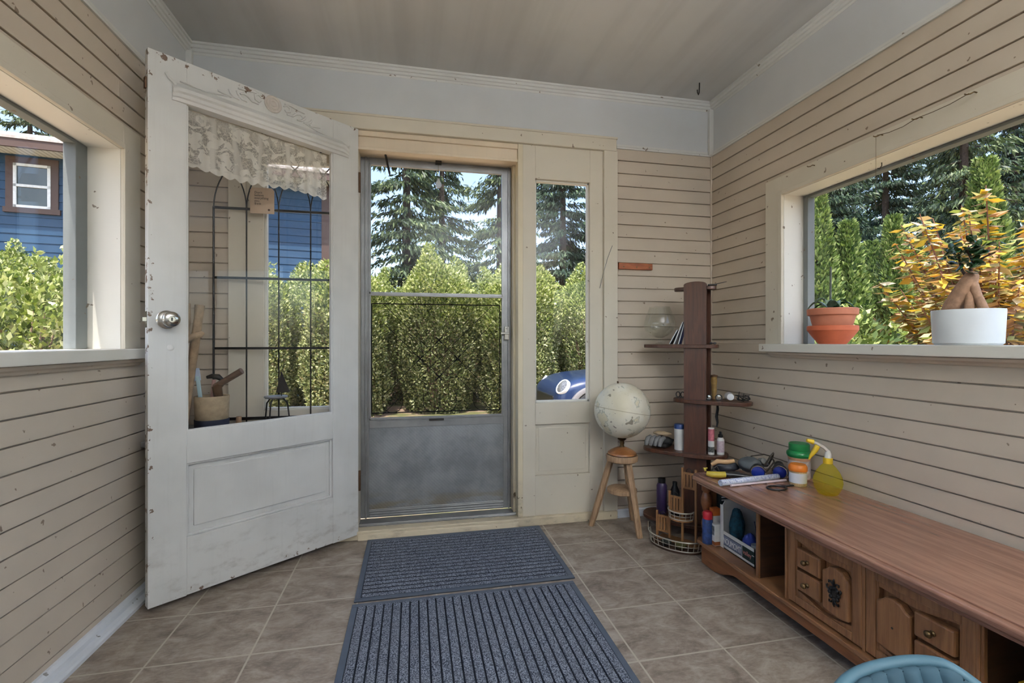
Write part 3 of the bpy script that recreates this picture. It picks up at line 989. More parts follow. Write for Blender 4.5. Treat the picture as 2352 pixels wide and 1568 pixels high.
tg = thing('quote_card', 'small beige card with handwritten words hung on the iron trellis', 'sign', (-0.705, 2.4405, 1.61))
MB().prism([(-0.053, 0.0), (0.053, 0.0), (0.053, 0.110), (0.043, 0.122), (-0.043, 0.122), (-0.053, 0.110)], -0.002, 0.001, 'y').build('card', plain('beige_card', S(196, 172, 148), 0.8, var=0.04), tg)
MT = Matrix.Translation((-0.034, -0.0022, 0.094)) @ Matrix.Rotation(PI / 2, 4, 'X')
text_mesh("Don't\nbelieve\neverything\nyou\nthink", 0.0155, 'lettering', M['black'], tg, MT, 0.0003, 'LEFT', 0.95, 0.85)
MB().lathe([(0.005, 0), (0.005, 0.0006), (0, 0.0006)], 16, Matrix.Translation((0.030, -0.002, 0.018)) @ Matrix.Rotation(PI / 2, 4, 'X')).build('stamp', M['rust'], tg)

bk = thing('canvas_bucket', 'beige canvas bucket with dark bottom holding tools, behind the door glass', 'bucket', (-0.868, 2.300, 0.610))
MB().lathe([(0.060, 0.046), (0.064, 0.050), (0.066, 0.10), (0.068, 0.150), (0.066, 0.152), (0.062, 0.150), (0.058, 0.04), (0.0, 0.036)], 28).build('bucket_body', M['canvas'], bk, smooth=50)
MB().lathe([(0.0, 0.0), (0.063, 0.0), (0.0655, 0.004), (0.0668, 0.050), (0.0, 0.050)], 28).build('bucket_base', M['navy'], bk, smooth=40)
o = MB().tube([(-0.840, 2.295, 0.66), (-0.838, 2.292, 0.74), (-0.845, 2.285, 0.80), (-0.828, 2.28, 0.815)], [0.016, 0.018, 0.02, 0.015], 10)
mal = thing('wooden_mallet', 'dark brown wooden mallet handle leaning out of the canvas bucket', 'mallet', (0.004, -0.006, 0))
o.build('mallet_head', M['rust'], mal, smooth=60)
MB().cyl((-0.852, 2.283, 0.802), (-0.738, 2.262, 0.872), 0.013, 0.014, 14).build('handle', wood('old_brown_handle', S(84, 64, 50), S(112, 88, 70), 0.6), mal, smooth=50)
pb = thing('spatula', 'pale blue plastic scraper standing in the canvas bucket', 'scraper', (-0.900, 2.288, 0.66), rot=(0, -0.12, 0))
MB().box((-0.006, -0.004, 0), (0.010, 0.004, 0.19)).build('handle', plain('pale_cyan_plastic', S(186, 214, 220), 0.35), pb, bevel=0.003)
MB().box((-0.026, -0.002, 0.17), (0.014, 0.003, 0.225)).build('blade', plain('pale_blue_plastic', S(178, 192, 212), 0.35), pb, bevel=0.004)
hm = thing('claw_hammer', 'black headed hammer standing in the canvas bucket', 'hammer', (-0.890, 2.335, 0.66), rot=(0, 0.10, 0))
MB().cyl((0, 0, 0), (0, 0, 0.17), 0.007, 0.008, 10).build('handle', plain('red_white_handle', S(190, 150, 140), 0.5), hm)
MB().tube([(-0.03, 0, 0.178), (-0.01, 0, 0.185), (0.015, 0, 0.184), (0.034, 0, 0.172)], [0.007, 0.011, 0.013, 0.008], 10).build('hammer_head', M['dark_metal'], hm, smooth=50)
driftwood = plain('driftwood_bark', S(168, 142, 112), 0.8, var=0.2, scale=22, bump=0.5)
for i, (lab, pts, rr) in enumerate((
        ('thick knobbly walking stick at the far left behind the door glass', [(-0.990, 2.215, 0.612), (-0.985, 2.235, 0.80), (-0.972, 2.262, 0.95), (-0.965, 2.275, 1.08), (-0.962, 2.283, 1.165)], [0.020, 0.021, 0.018, 0.022, 0.016]),
        ('pale birch walking stick with dark bands behind the door glass', [(-0.955, 2.245, 0.612), (-0.945, 2.275, 0.82), (-0.935, 2.30, 1.0), (-0.928, 2.315, 1.10), (-0.925, 2.322, 1.16)], [0.013, 0.015, 0.018, 0.017, 0.020]),
        ('crooked pale branch crossing the walking sticks behind the door glass', [(-0.965, 2.20, 0.96), (-0.945, 2.20, 0.99), (-0.912, 2.215, 1.02), (-0.888, 2.235, 1.030), (-0.880, 2.24, 1.040)], [0.014, 0.014, 0.013, 0.013, 0.008]))):
    o = MB().tube(pts, rr, 10).build('walking_stick' if i < 2 else 'branch', driftwood, None, smooth=60)
    tag(o, lab, 'stick' if i < 2 else 'branch')
o = MB().cyl((-0.772, 2.33, 0.610), (-0.770, 2.33, 0.662), 0.012, 0.011, 14).build('wooden_peg', M['stoolwood'], None, smooth=40)
tag(o, 'short wooden peg standing on the corner table right of the canvas bucket', 'peg')
mt = thing('metal_sailboat', 'small metal sailboat ornament on thin legs behind the door glass', 'ornament', (-0.630, 2.385, 0.611))
MB().lathe([(0.0, 0.122), (0.046, 0.124), (0.052, 0.130), (0.050, 0.134), (0.0, 0.134)], 24).build('hull', M['alu'], mt, smooth=40)
for a in (0.3, 2.6, 4.4):
    MB().tube([(0.030 * math.cos(a), 0.03 * math.sin(a) * 0.6, 0.124), (0.05 * math.cos(a), 0.05 * math.sin(a) * 0.6, 0.10), (0.062 * math.cos(a), 0.062 * math.sin(a) * 0.6, 0.0)], 0.0035, 8).build('leg', M['dark_metal'], mt)
MB().prism([(0.0, 0.150), (0.062, 0.150), (0.024, 0.250)], -0.002, 0.002, 'y').build('sail', M['dark_metal'], mt)
MB().cyl((0.024, 0, 0.13), (0.024, 0, 0.24), 0.002, n=8).build('mast', M['dark_metal'], mt)

# =================================================================== hooks and strings
hr = thing('coat_rail', 'short dark reddish wood strip screwed to the clapboards right of the sidelight', 'rail', (1.243, YB - 0.0065, 1.4285))
MB().box((-0.104, -0.014, -0.0185), (0.104, 0.0, 0.0185)).build('wood_strip', wood('red_brown_strip', S(128, 62, 24), S(166, 88, 38), 0.4, (3, 20, 20)), hr, bevel=0.002)
for x in (-0.075, 0.005, 0.085):
    MB().lathe([(0.004, 0), (0.004, 0.0015), (0, 0.002)], 10, Matrix.Translation((x, -0.0138, -0.004)) @ Matrix.Rotation(PI / 2, 4, 'X')).build('screw', M['brass'], hr)
hk = MB().tube([(0, 0, 0), (0, 0, -0.020), (-0.001, 0.002, -0.055), (-0.010, -0.006, -0.068), (-0.020, -0.012, -0.060), (-0.024, -0.016, -0.048)], 0.0032, 8).build('ceiling_hook', M['dark_metal'], None, smooth=60)
hk.location = (1.528, 2.30, ZC)
tag(hk, 'painted screw hook in the ceiling near the right corner', 'hook')
def cup_hook(y, z, label):
    o = MB().tube([(0.0, 0, 0), (-0.012, 0, 0.001), (-0.020, 0.004, -0.004), (-0.024, 0.012, -0.003), (-0.020, 0.020, 0.003)], 0.0020, 8).build('cup_hook', M['brass'], None, smooth=60)
    o.location = (XR - 0.0195, y, z)
    return tag(o, label, 'hook')
cup_hook(1.742, 1.770, 'brass cup hook at the left end of the right window head, no string on it')
cup_hook(1.437, 1.772, 'brass cup hook over the right window with a thread hanging straight down')
cup_hook(1.297, 1.772, 'brass cup hook over the right window in the middle of the slack string')
cup_hook(1.137, 1.776, 'brass cup hook over the right window at the far end of the slack string')
o = MB().tube([(XR - 0.040, 1.443, 1.772), (XR - 0.038, 1.40, 1.764), (XR - 0.037, 1.35, 1.763), (XR - 0.040, 1.303, 1.770), (XR - 0.038, 1.25, 1.768), (XR - 0.037, 1.20, 1.769), (XR - 0.040, 1.145, 1.775)], 0.0012, 6).build('string', M['twine'])
tag(o, 'slack brown string looped between three hooks over the right window', 'string')
o = MB().tube([(XR - 0.040, 1.447, 1.770), (XR - 0.040, 1.447, 1.62), (XR - 0.040, 1.447, 1.505)], 0.0007, 6).build('thread', M['twine'])
tag(o, 'thin thread hanging straight down in front of the right window', 'string')
o = MB().tube([(0, 0, 0), (0, 0, -0.012), (-0.003, 0.006, -0.022), (-0.006, 0.012, -0.018)], 0.0018, 8).build('window_hook', M['dark_metal'], None, smooth=60)
o.location = (1.79, 1.50, 1.698)
tag(o, 'little hook in the soffit of the right window', 'hook')
o = MB().tube([(1.030, YB - 0.006, 1.300), (1.045, YB - 0.022, 1.385), (1.070, YB - 0.024, 1.47), (1.098, YB - 0.024, 1.54)], 0.0014, 6).build('loose_wire', M['sashgrey'])
tag(o, 'thin loose wire stuck along the casing right of the sidelight', 'wire')

# =================================================================== potted plants on the right sill
ZS = RW['z0']
fp = thing('terracotta_pot', 'terracotta pot of grey green strap leaves set in a terracotta bowl on the sill', 'potted plant', (1.768, 1.700, ZS))
MB().lathe([(0.0, 0.001), (0.050, 0.001), (0.056, 0.008), (0.076, 0.034), (0.088, 0.052), (0.090, 0.056), (0.094, 0.060), (0.094, 0.078), (0.090, 0.080), (0.084, 0.066), (0.05, 0.02), (0.0, 0.018)], 36).build('saucer_bowl', M['terracotta2'], fp, smooth=35)
MB().lathe([(0.0, 0.03), (0.062, 0.036), (0.080, 0.106), (0.083, 0.122), (0.093, 0.126), (0.0945, 0.150), (0.090, 0.154), (0.084, 0.148), (0.080, 0.130), (0.0, 0.128)], 36).build('pot', M['terracotta'], fp, smooth=35)
MB().lathe([(0.0, 0.128), (0.079, 0.130), (0.079, 0.142), (0.04, 0.147), (0.0, 0.146)], 24).build('soil', M['soil'], fp, smooth=60)
rnd = random.Random(3)
def strap(ang, ln, wd, rise, base=(0, 0, 0.14), droop=0.9):
    m2 = MB()
    n = 12
    vs = []
    for i in range(n + 1):
        t_ = i / n
        r = ln * t_
        z = rise * math.sin(min(1.0, t_ * 1.25) * PI * 0.5) - droop * ln * t_ ** 3 * 0.55
        ww = wd * math.sin(PI * (0.12 + 0.88 * t_) ** 0.8) * 0.5 + 0.0015
        cx_, cy_ = math.cos(ang) * r, math.sin(ang) * r
        nx, ny = -math.sin(ang), math.cos(ang)
        vs += [(base[0] + cx_ + nx * ww, base[1] + cy_ + ny * ww, base[2] + z + 0.003), (base[0] + cx_, base[1] + cy_, base[2] + z - 0.002), (base[0] + cx_ - nx * ww, base[1] + cy_ - ny * ww, base[2] + z + 0.003)]
    fs = []
    for i in range(n):
        for j in (0, 1):
            a = i * 3 + j
            fs.append((a, a + 1, a + 4, a + 3))
    m2.add(vs, fs)
    return m2
for i, (a, l, w_, r_) in enumerate(((-2.0, 0.072, 0.030, 0.055), (-1.2, 0.085, 0.03, 0.05), (2.0, 0.10, 0.026, 0.06), (1.5, 0.12, 0.016, 0.05), (-2.7, 0.07, 0.03, 0.06), (-1.6, 0.06, 0.03, 0.03), (2.7, 0.07, 0.024, 0.07), (-0.9, 0.06, 0.02, 0.06))):
    strap(a, l, w_, r_).build('leaf', M['leafgrey'] if i % 2 == 0 else M['leafgreen'], fp, smooth=60, solid=0.0015)
MB().cyl((0.0, 0.01, 0.13), (0.0, 0.008, 0.335), 0.0045, 0.004, 8).build('support_stake', plain('grey_stake', S(92, 98, 88), 0.7), fp)

fw = thing('ficus_pot', 'white cylinder pot with a thick rooted bonsai fig on the right sill', 'potted plant', (1.772, 1.198, ZS))
MB().lathe([(0.0, 0.001), (0.080, 0.001), (0.086, 0.007), (0.0905, 0.112), (0.0895, 0.115), (0.085, 0.113), (0.083, 0.09), (0.0, 0.088)], 44).build('pot', M['ceramic'], fw, smooth=40)
MB().lathe([(0.0, 0.088), (0.083, 0.090), (0.083, 0.102), (0.03, 0.107), (0.0, 0.106)], 24).build('soil', M['soil'], fw, smooth=60)
# thick roots: image right is -y here
TRK = plain('fig_trunk_bark', S(176, 138, 110), 0.75, var=0.22, scale=34, bump=0.5)
mb = MB()
mb.tube([(-0.01, 0.050, 0.098), (-0.008, 0.036, 0.130), (0, 0.016, 0.170), (0, -0.004, 0.205), (0, -0.014, 0.228), (0.002, -0.016, 0.238)], [0.024, 0.026, 0.027, 0.024, 0.018, 0.009], 14)
mb.tube([(0.0, -0.048, 0.098), (0.0, -0.040, 0.128), (0.0, -0.028, 0.160), (0, -0.016, 0.195), (0, -0.012, 0.222)], [0.015, 0.013, 0.012, 0.014, 0.012], 12)
mb.tube([(-0.015, -0.012, 0.098), (-0.012, -0.014, 0.125), (-0.006, -0.012, 0.155), (0, -0.008, 0.18)], [0.012, 0.013, 0.012, 0.010], 12)
mb.build('trunk', TRK, fw, smooth=70)
mb = MB()
twigs = [[(0, -0.012, 0.232), (0, -0.008, 0.250), (0, -0.022, 0.268), (0.004, -0.050, 0.282), (0.006, -0.072, 0.290)],
         [(0, -0.004, 0.215), (-0.004, 0.012, 0.245), (0, 0.022, 0.275), (0.0, 0.026, 0.305)],
         [(0, -0.020, 0.266), (-0.006, -0.012, 0.290), (-0.004, 0.000, 0.315)]]
for tw in twigs:
    mb.tube(tw, [0.0055, 0.0045, 0.0035, 0.003, 0.002][:len(tw)], 8)
mb.build('twigs', plain('dark_twig', S(84, 66, 56), 0.8), fw, smooth=60)
rnd = random.Random(11)
n_leaf = 0
for k in range(64):
    tw = twigs[k % 3]
    p = Vector(tw[rnd.randrange(1, len(tw))])
    p += Vector((rnd.uniform(-0.035, 0.030), rnd.uniform(-0.045, 0.05), rnd.uniform(-0.012, 0.045)))
    L, W = rnd.uniform(0.026, 0.040), rnd.uniform(0.018, 0.026)
    R3 = Matrix.Translation(p) @ Matrix.Rotation(rnd.uniform(0, 2 * PI), 4, 'Z') @ Matrix.Rotation(rnd.uniform(-0.7, 1.0), 4, 'Y')
    m2 = MB()
    pts = [(L * 0.5 * math.cos(t_), W * 0.5 * math.sin(t_), 0.002 * math.cos(2 * t_)) for t_ in [2 * PI * i / 12 for i in range(12)]]
    m2.add([(0, 0, -0.0015)] + pts, [(0, i + 1, (i + 1) % 12 + 1) for i in range(12)], R3)
    m2.build('leaf', M['leafgreen'] if k % 5 else plain('yellow_green_leaf', S(150, 172, 60), 0.4) if k == 0 else M['leafgreen'], fw, smooth=60, solid=0.0008)

# =================================================================== three legged stool and globe
st = thing('stool', 'small rough wooden stool on three splayed legs carrying the globe', 'stool', (1.09, 2.335, 0))
MB().lathe([(0.0, 0.362), (0.072, 0.362), (0.082, 0.368), (0.084, 0.392), (0.080, 0.398), (0.0, 0.398)], 32).build('seat', M['stoolwood'], st, smooth=40)
feet = [(0.945, 2.410), (1.126, 2.205), (1.205, 2.440)]
for x, y in feet:
    dx, dy = x - 1.09, y - 2.335
    t0, t1 = Vector((dx * 0.36, dy * 0.36, 0.366)), Vector((dx, dy, 0.0))
    mb = MB()
    dirv = (t1 - t0)
    n = 6
    mb.tube([tuple(t0 + dirv * (i / n) + Vector((0, 0, 0))) for i in range(n + 1)], [0.017, 0.018, 0.018, 0.0185, 0.018, 0.0175, 0.016], 6)
    # square the foot on the floor
    mb.v = [(a, b, max(c, 0.0)) for a, b, c in mb.v]
    mb.build('leg', M['stoolwood'], st, bevel=0.001)
MB().lathe([(0.0, 0.195), (0.070, 0.195), (0.078, 0.200), (0.078, 0.216), (0.072, 0.220), (0.0, 0.220)], 28).build('lower_shelf', M['stoolwood'], st, smooth=40)

gl = thing('globe', 'faded cream desk globe standing on the rough wooden stool', 'globe', (1.09, 2.335, 0.398))
MB().lathe([(0.0, 0.0), (0.070, 0.0), (0.076, 0.004), (0.074, 0.012), (0.060, 0.022), (0.040, 0.033), (0.022, 0.040), (0.0, 0.042)], 36).build('base', M['globebase'], gl, smooth=35)
MB().lathe([(0.0, 0.038), (0.014, 0.040), (0.010, 0.052), (0.013, 0.060), (0.011, 0.072), (0.020, 0.080), (0.024, 0.084), (0.016, 0.090), (0.0, 0.092)], 18).build('neck', M['brass'], gl, smooth=50)
def globe_mat():
    t = NT('faded_globe_print')
    v = t.obj((1, 1, 1))
    tc = t.n('ShaderNodeTexCoord')
    sx_ = t.n('ShaderNodeSeparateXYZ', None, Vector=tc.outputs['Object'])
    land = t.noise(v, 9.0, 5, 0.6, 0.3)
    txt = t.noise(t.obj((1, 1, 2.6)), 55, 3, 0.7)
    c = t.mix(t.step(t.noise(v, 5, 3), 0.35, 0.65), S(214, 205, 178), S(232, 228, 212))
    c = t.mix(t.math('MULTIPLY', t.step(land, 0.56, 0.60), 0.55), c, S(204, 190, 146))
    edge = t.math('MULTIPLY', t.step(land, 0.54, 0.565), t.step(land, 0.59, 0.565))
    c = t.mix(t.math('MULTIPLY', edge, 0.6), c, S(128, 132, 108))
    c = t.mix(t.math('MULTIPLY', t.step(txt, 0.62, 0.72), 0.65), c, S(112, 104, 84))
    spots = t.noise(t.obj((1, 1, 1), (7, 2, 4)), 26, 1, 0.5)
    c = t.mix(t.math('MULTIPLY', t.step(spots, 0.70, 0.73), 0.75), c, S(92, 80, 58))
    eq = t.step(t.math('ABSOLUTE', sx_.outputs[2]), 0.0028, 0.0012)
    c = t.mix(t.math('MULTIPLY', eq, 0.6), c, S(150, 132, 92))
    b = t.bsdf(Base_Color=c, Roughness=0.38, Specular_IOR_Level=0.4)
    return t.end(b)
gb = MB()
gb.sphere((0, 0, 0), 0.1465, 48, 32)
gb = gb.build('ball', globe_mat(), gl, smooth=80)
gb.location = (0, 0, 0.235)
gb.rotation_euler = (math.radians(5), math.radians(9), math.radians(40))
ax = MB().cyl((0, 0, 0.140), (0, 0, 0.158), 0.005, 0.004, 10)
ax = ax.build('axis_pin', M['rust'], gl)
ax.location = (0, 0, 0.235)
ax.rotation_euler = (math.radians(0), math.radians(-9), 0)

# =================================================================== mats
def mat_mat(name, c1, c2):
    t = NT(name)
    n1 = t.noise(t.obj(), 260, 2, 0.6)
    n2 = t.noise(t.obj(), 14, 3)
    c = t.mix(t.step(n1, 0.36, 0.66), c1, c2)
    c = t.mix(t.math('MULTIPLY', t.step(n2, 0.4, 0.7), 0.25), c, S(110, 114, 122))
    b = t.bsdf(Base_Color=c, Roughness=0.95, Specular_IOR_Level=0.1)
    t.t.links.new(t.bump(n1, 0.8, 0.004), b.inputs['Normal'])
    return t.end(b)
PILE = mat_mat('blue_grey_mat_pile', S(50, 56, 68), S(140, 147, 160))
RUB = plain('slate_rubber_edge', S(74, 84, 98), 0.55, var=0.06)
GROOVE = plain('dark_mat_groove', S(36, 42, 54), 0.8)
def door_mat(name_label, loc, rz, wx, wy, along, pitch, edge):
    r = thing('door_mat', name_label, 'mat', loc, rz)
    mb = MB()
    mb.box((0, 0, 0), (wx, wy, 0.004))
    mb.build('groove_base', GROOVE, r)
    mb = MB()
    e = edge
    for (a, b, c, d) in ((0, wx, 0, e), (0, wx, wy - e, wy), (0, e, e, wy - e), (wx - e, wx, e, wy - e)):
        mb.box((a, c, 0.0), (b, d, 0.0065))
    mb.build('rubber_border', RUB, r, bevel=0.002)
    mb = MB()
    L = (wx if along == 'y' else wy) - 2 * e
    n = int(round(L / pitch))
    p = L / n
    g = 0.0055 if along == 'y' else 0.0105
    ht = 0.0105 if along == 'y' else 0.0064
    for i in range(n):
        a = e + i * p + (g / 2)
        b = a + p - g
        if along == 'y':
            mb.box((a, e + 0.002, 0.003), (b, wy - e - 0.002, ht))
        else:
            mb.box((e + 0.002, a, 0.003), (wx - e - 0.002, b, ht))
    mb.build('pile_ribs', PILE, r, bevel=0.002)
    return r
door_mat('dark blue grey ribbed mat lying right at the threshold, ribs parallel to the door', (-0.222, 1.884, 0.0), 0.004, 0.890, 0.572, 'x', 0.0305, 0.022)
door_mat('larger blue grey ribbed mat nearest the viewer, ribs running away from the viewer', (-0.228, 0.62, 0.0), -0.002, 0.876, 1.244, 'y', 0.0315, 0.022)
# =================================================================== corner display stand
TW = thing('corner_stand', 'tall dark wood stand with staggered oval shelves in the right corner', 'shelf stand', (1.43, 2.19, 0), -PI / 4)
# local: x along the shelves (towards the right wall), y towards the corner, origin at the front board
def board(x0, x1, y0, y1, h, round_top=True):
    pts = [(x0, 0.0), (x1, 0.0), (x1, h - 0.014)]
    if round_top:
        for i in range(9):
            t_ = PI * i / 8
            pts.append(((x0 + x1) / 2 + (x1 - x0) / 2 * math.cos(t_), h - 0.014 + 0.014 * math.sin(t_)))
    pts.append((x0, h - 0.014))
    return MB().prism(pts, y0, y1, 'y')
board(-0.055, 0.055, -0.010, 0.012, 1.310).build('front_board', M['darkwood'], TW, bevel=0.003)
board(-0.058, 0.060, 0.078, 0.102, 1.296).build('back_board', M['darkwood'], TW, bevel=0.003)
SH = {}
def oval(z, x0, x1, half, name='shelf'):
    cx_, rx = (x0 + x1) / 2, (x1 - x0) / 2
    cy_ = 0.045
    pts = []
    for i in range(48):
        t_ = 2 * PI * i / 48
        e = 0.75
        c_, s_ = math.cos(t_), math.sin(t_)
        pts.append((cx_ + rx * math.copysign(abs(c_) ** e, c_), cy_ + half * math.copysign(abs(s_) ** e, s_)))
    # thin slots keep the shelf clear of the two boards
    return MB().prism(pts, z - 0.019, z, 'z').build(name, M['darkwood'], TW, smooth=40, bevel=0.003)
oval(1.287, -0.115, 0.095, 0.032)
oval(0.984, -0.278, 0.105, 0.075)
oval(0.699, -0.118, 0.262, 0.085)
oval(0.424, -0.280, 0.150, 0.100)
oval(0.062, -0.280, 0.120, 0.100)
TWM = Matrix.Translation((1.43, 2.19, 0)) @ Matrix.Rotation(-PI / 4, 4, 'Z')
def onst(x, y, z):
    p = TWM @ Vector((x, y, z))
    return (p.x, p.y, p.z)

def wine_glass_mat():
    t = NT('clear_glassware')
    tr = t.n('ShaderNodeBsdfTransparent', None, Color=(0.97, 0.98, 0.97, 1))
    gl = t.n('ShaderNodeBsdfGlossy', None, Color=(1, 1, 1, 1), Roughness=0.02)
    lw = t.n('ShaderNodeLayerWeight', None, Blend=0.5)
    p = t.math('POWER', lw.outputs['Facing'], 4.0)
    f = t.math('MULTIPLY_ADD', p, 0.60, 0.035, clamp=True)
    mx = t.n('ShaderNodeMixShader', None, i0=f, i1=tr.outputs[0], i2=gl.outputs[0])
    return t.end(mx)
M['glassware'] = wine_glass_mat()
sn = thing('brandy_snifter', 'huge clear brandy snifter on the left end of the dark stand', 'glass', onst(-0.195, 0.045, 0.9845))
MB().lathe([(0.0, 0.0), (0.036, 0.0), (0.037, 0.003), (0.020, 0.006), (0.009, 0.010), (0.0, 0.010)], 32).build('foot', M['glassware'], sn, smooth=50)
MB().lathe([(0.0, 0.010), (0.008, 0.010), (0.007, 0.022), (0.010, 0.034), (0.0, 0.0355)], 16).build('stem', M['glassware'], sn, smooth=50)
bowl = [(0.0, 0.034), (0.020, 0.036), (0.050, 0.050), (0.074, 0.072), (0.0855, 0.098), (0.084, 0.122), (0.075, 0.152), (0.063, 0.184), (0.056, 0.205)]
MB().lathe(bowl + [(r - 0.0022, z) for r, z in reversed(bowl[1:])] + [(0.0, 0.037)], 44).build('bowl', M['glassware'], sn, smooth=60)

for i, (x, lean, colr, h, lab) in enumerate(((-0.113, 0.50, 'navybook', 0.085, 'dark blue booklet leaning lowest on the stand right of the snifter'),
                                              (-0.090, 0.37, 'whitebook', 0.125, 'white booklet leaning on the stand behind the dark blue one'),
                                              (-0.066, 0.26, 'bluebook', 0.128, 'blue booklet leaning against the post of the stand'))):
    M['navybook'] = M.get('navybook') or plain('navy_cover', S(34, 42, 58), 0.5)
    M['whitebook'] = M.get('whitebook') or plain('white_cover', S(214, 216, 224), 0.5)
    M['bluebook'] = M.get('bluebook') or plain('blue_cover', S(66, 76, 128), 0.5)
    m2 = Matrix.Translation(onst(x - 0.022, 0.045, 0.9848 + 0.0020)) @ Matrix.Rotation(-PI / 4, 4, 'Z') @ Matrix.Rotation(lean, 4, 'Y')
    o = thing('booklet', lab, 'book', rot=m2.to_euler(), loc=m2.to_translation(), group='booklets leaning on the stand')
    MB().box((-0.003, -0.028, 0), (0.003, 0.028, h)).build('cover', M[colr], o, bevel=0.0006)
    MB().box((-0.0022, -0.0285, 0.0006), (0.0022, 0.0275, h + 0.0005)).build('pages', M['ceramic'], o)

def at_stand(name, label, cat, x, y, z, rz=0.0):
    p = onst(x, y, z)
    return thing(name, label, cat, p, rz - PI / 4)
o = at_stand('pocket_knife', 'small black folding knife lying on top of the dark stand', 'knife', 0.075, 0.045, 1.2875, 0.2)
MB().box((-0.022, -0.006, 0), (0.022, 0.006, 0.010)).build('handle', M['black'], o, bevel=0.003)
MB().prism([(0.018, 0.007), (0.070, 0.018), (0.066, 0.020), (0.016, 0.011)], -0.001, 0.001, 'y').build('blade', M['dark_metal'], o)
for i, (x, lab) in enumerate(((0.070, 'small dark stone on the middle shelf right of the post, nearest the post'), (0.087, 'small dark stone on the middle shelf right of the post, at the edge'))):
    o = MB()
    o.sphere((0, 0, 0.006), (0.009, 0.008, 0.006), 12, 8)
    o = o.build('pebble', plain('dark_pebble%d' % i, S(60, 56, 62), 0.4), None, smooth=60)
    o.location = onst(x, 0.042, 0.9848)
    tag(o, lab.replace('middle shelf', 'snifter shelf'), 'stone')
# shelf at 0.70
o = at_stand('scissors', 'black handled scissors at the left end of the shelf below the snifter', 'scissors', -0.085, 0.045, 0.7)
for dx in (-0.012, 0.012):
    mb = MB()
    mb.tube([(dx + 0.010 * math.cos(t_), 0, 0.016 + 0.014 * math.sin(t_)) for t_ in [2 * PI * i / 14 for i in range(14)]], 0.0028, 6, closed=True)
    mb.build('handle_loop', M['black'], o)
MB().box((-0.004, -0.003, 0.0), (0.030, 0.003, 0.005)).build('blades', M['dark_metal'], o)
o = at_stand('carved_figure', 'small upright carved wooden figure just right of the dark post', 'carving', 0.078, 0.075, 0.7)
MB().lathe([(0.0, 0.0), (0.014, 0.0), (0.012, 0.02), (0.014, 0.045), (0.0135, 0.07), (0.016, 0.09), (0.0145, 0.112), (0.017, 0.118), (0.0, 0.122)], 12).build('body', wood('carved_wood', S(122, 94, 48), S(150, 120, 66), 0.6), o, smooth=50)
MB().lathe([(0.0, 0.118), (0.0185, 0.116), (0.018, 0.124), (0.0, 0.128)], 12).build('top_band', M['rust'], o)
for i, (x, r, lab) in enumerate(((0.066, 0.014, 'black lens cap standing against the post on the stand'), (0.112, 0.0165, 'black round lens standing between the carved figure and the white cup'))):
    o = at_stand('lens', lab, 'lens', x, 0.010, 0.7 + r)
    MB().lathe([(0.0, -0.007), (r, -0.007), (r, 0.007), (r * 0.8, 0.007), (r * 0.7, 0.003), (0.0, 0.003)], 20, Matrix.Rotation(PI / 2, 4, 'X')).build('lens_barrel', M['black'], o, smooth=40)
    MB().lathe([(0.0, 0.003), (r * 0.7, 0.0032), (0.0, 0.0045)], 16, Matrix.Rotation(PI / 2, 4, 'X')).build('lens_glass', M['chrome'], o, smooth=60)
o = at_stand('white_cup', 'small white cup lying on its side on the shelf right of the post', 'cup', 0.158, 0.035, 0.7 + 0.0215, 0.35)
MB().lathe([(0.0, 0.024), (0.0165, 0.024), (0.021, -0.018), (0.0195, -0.020), (0.015, 0.020), (0.0, 0.021)], 24, Matrix.Rotation(PI / 2, 4, 'X')).build('cup_body', M['ceramic'], o, smooth=50)
o = at_stand('tangled_earphones', 'tangle of black thin cable at the right end of the stand shelf', 'cable', 0.215, 0.04, 0.7)
rnd = random.Random(5)
mb = MB()
pts = [(rnd.uniform(-0.035, 0.035), rnd.uniform(-0.022, 0.022), rnd.uniform(0.003, 0.03)) for _ in range(16)]
fine = []
for i in range(len(pts) - 1):
    a, b = Vector(pts[i]), Vector(pts[i + 1])
    for k in range(4):
        fine.append(a.lerp(b, k / 4) + Vector((0, 0, 0.004 * math.sin(k))))
mb.tube(fine, 0.0022, 6)
mb.build('cable', M['black'], o)
mb = MB()
for x, h in ((-0.016, 0.048), (0.004, 0.040), (0.028, 0.034)):
    mb.tube([(x, 0, 0.004), (x + 0.001, 0.003, h * 0.6), (x + 0.004, 0, h)], [0.004, 0.002, 0.0012], 6)
mb.build('cable_ends', M['black'], o)
o = MB().tube([(0, 0, 0.0), (0.002, 0, -0.03), (-0.003, 0.003, -0.07), (0.001, 0, -0.10), (-0.004, 0, -0.125)], [0.006, 0.008, 0.009, 0.007, 0.004], 8, squash=(1, 0.4, 1)).build('dark_strap', M['rubber'], None, smooth=60)
o.location = onst(0.095, 0.07, 0.6795)
tag(o, 'dark strap dangling from the underside of the stand shelf below the carved figure', 'strap')
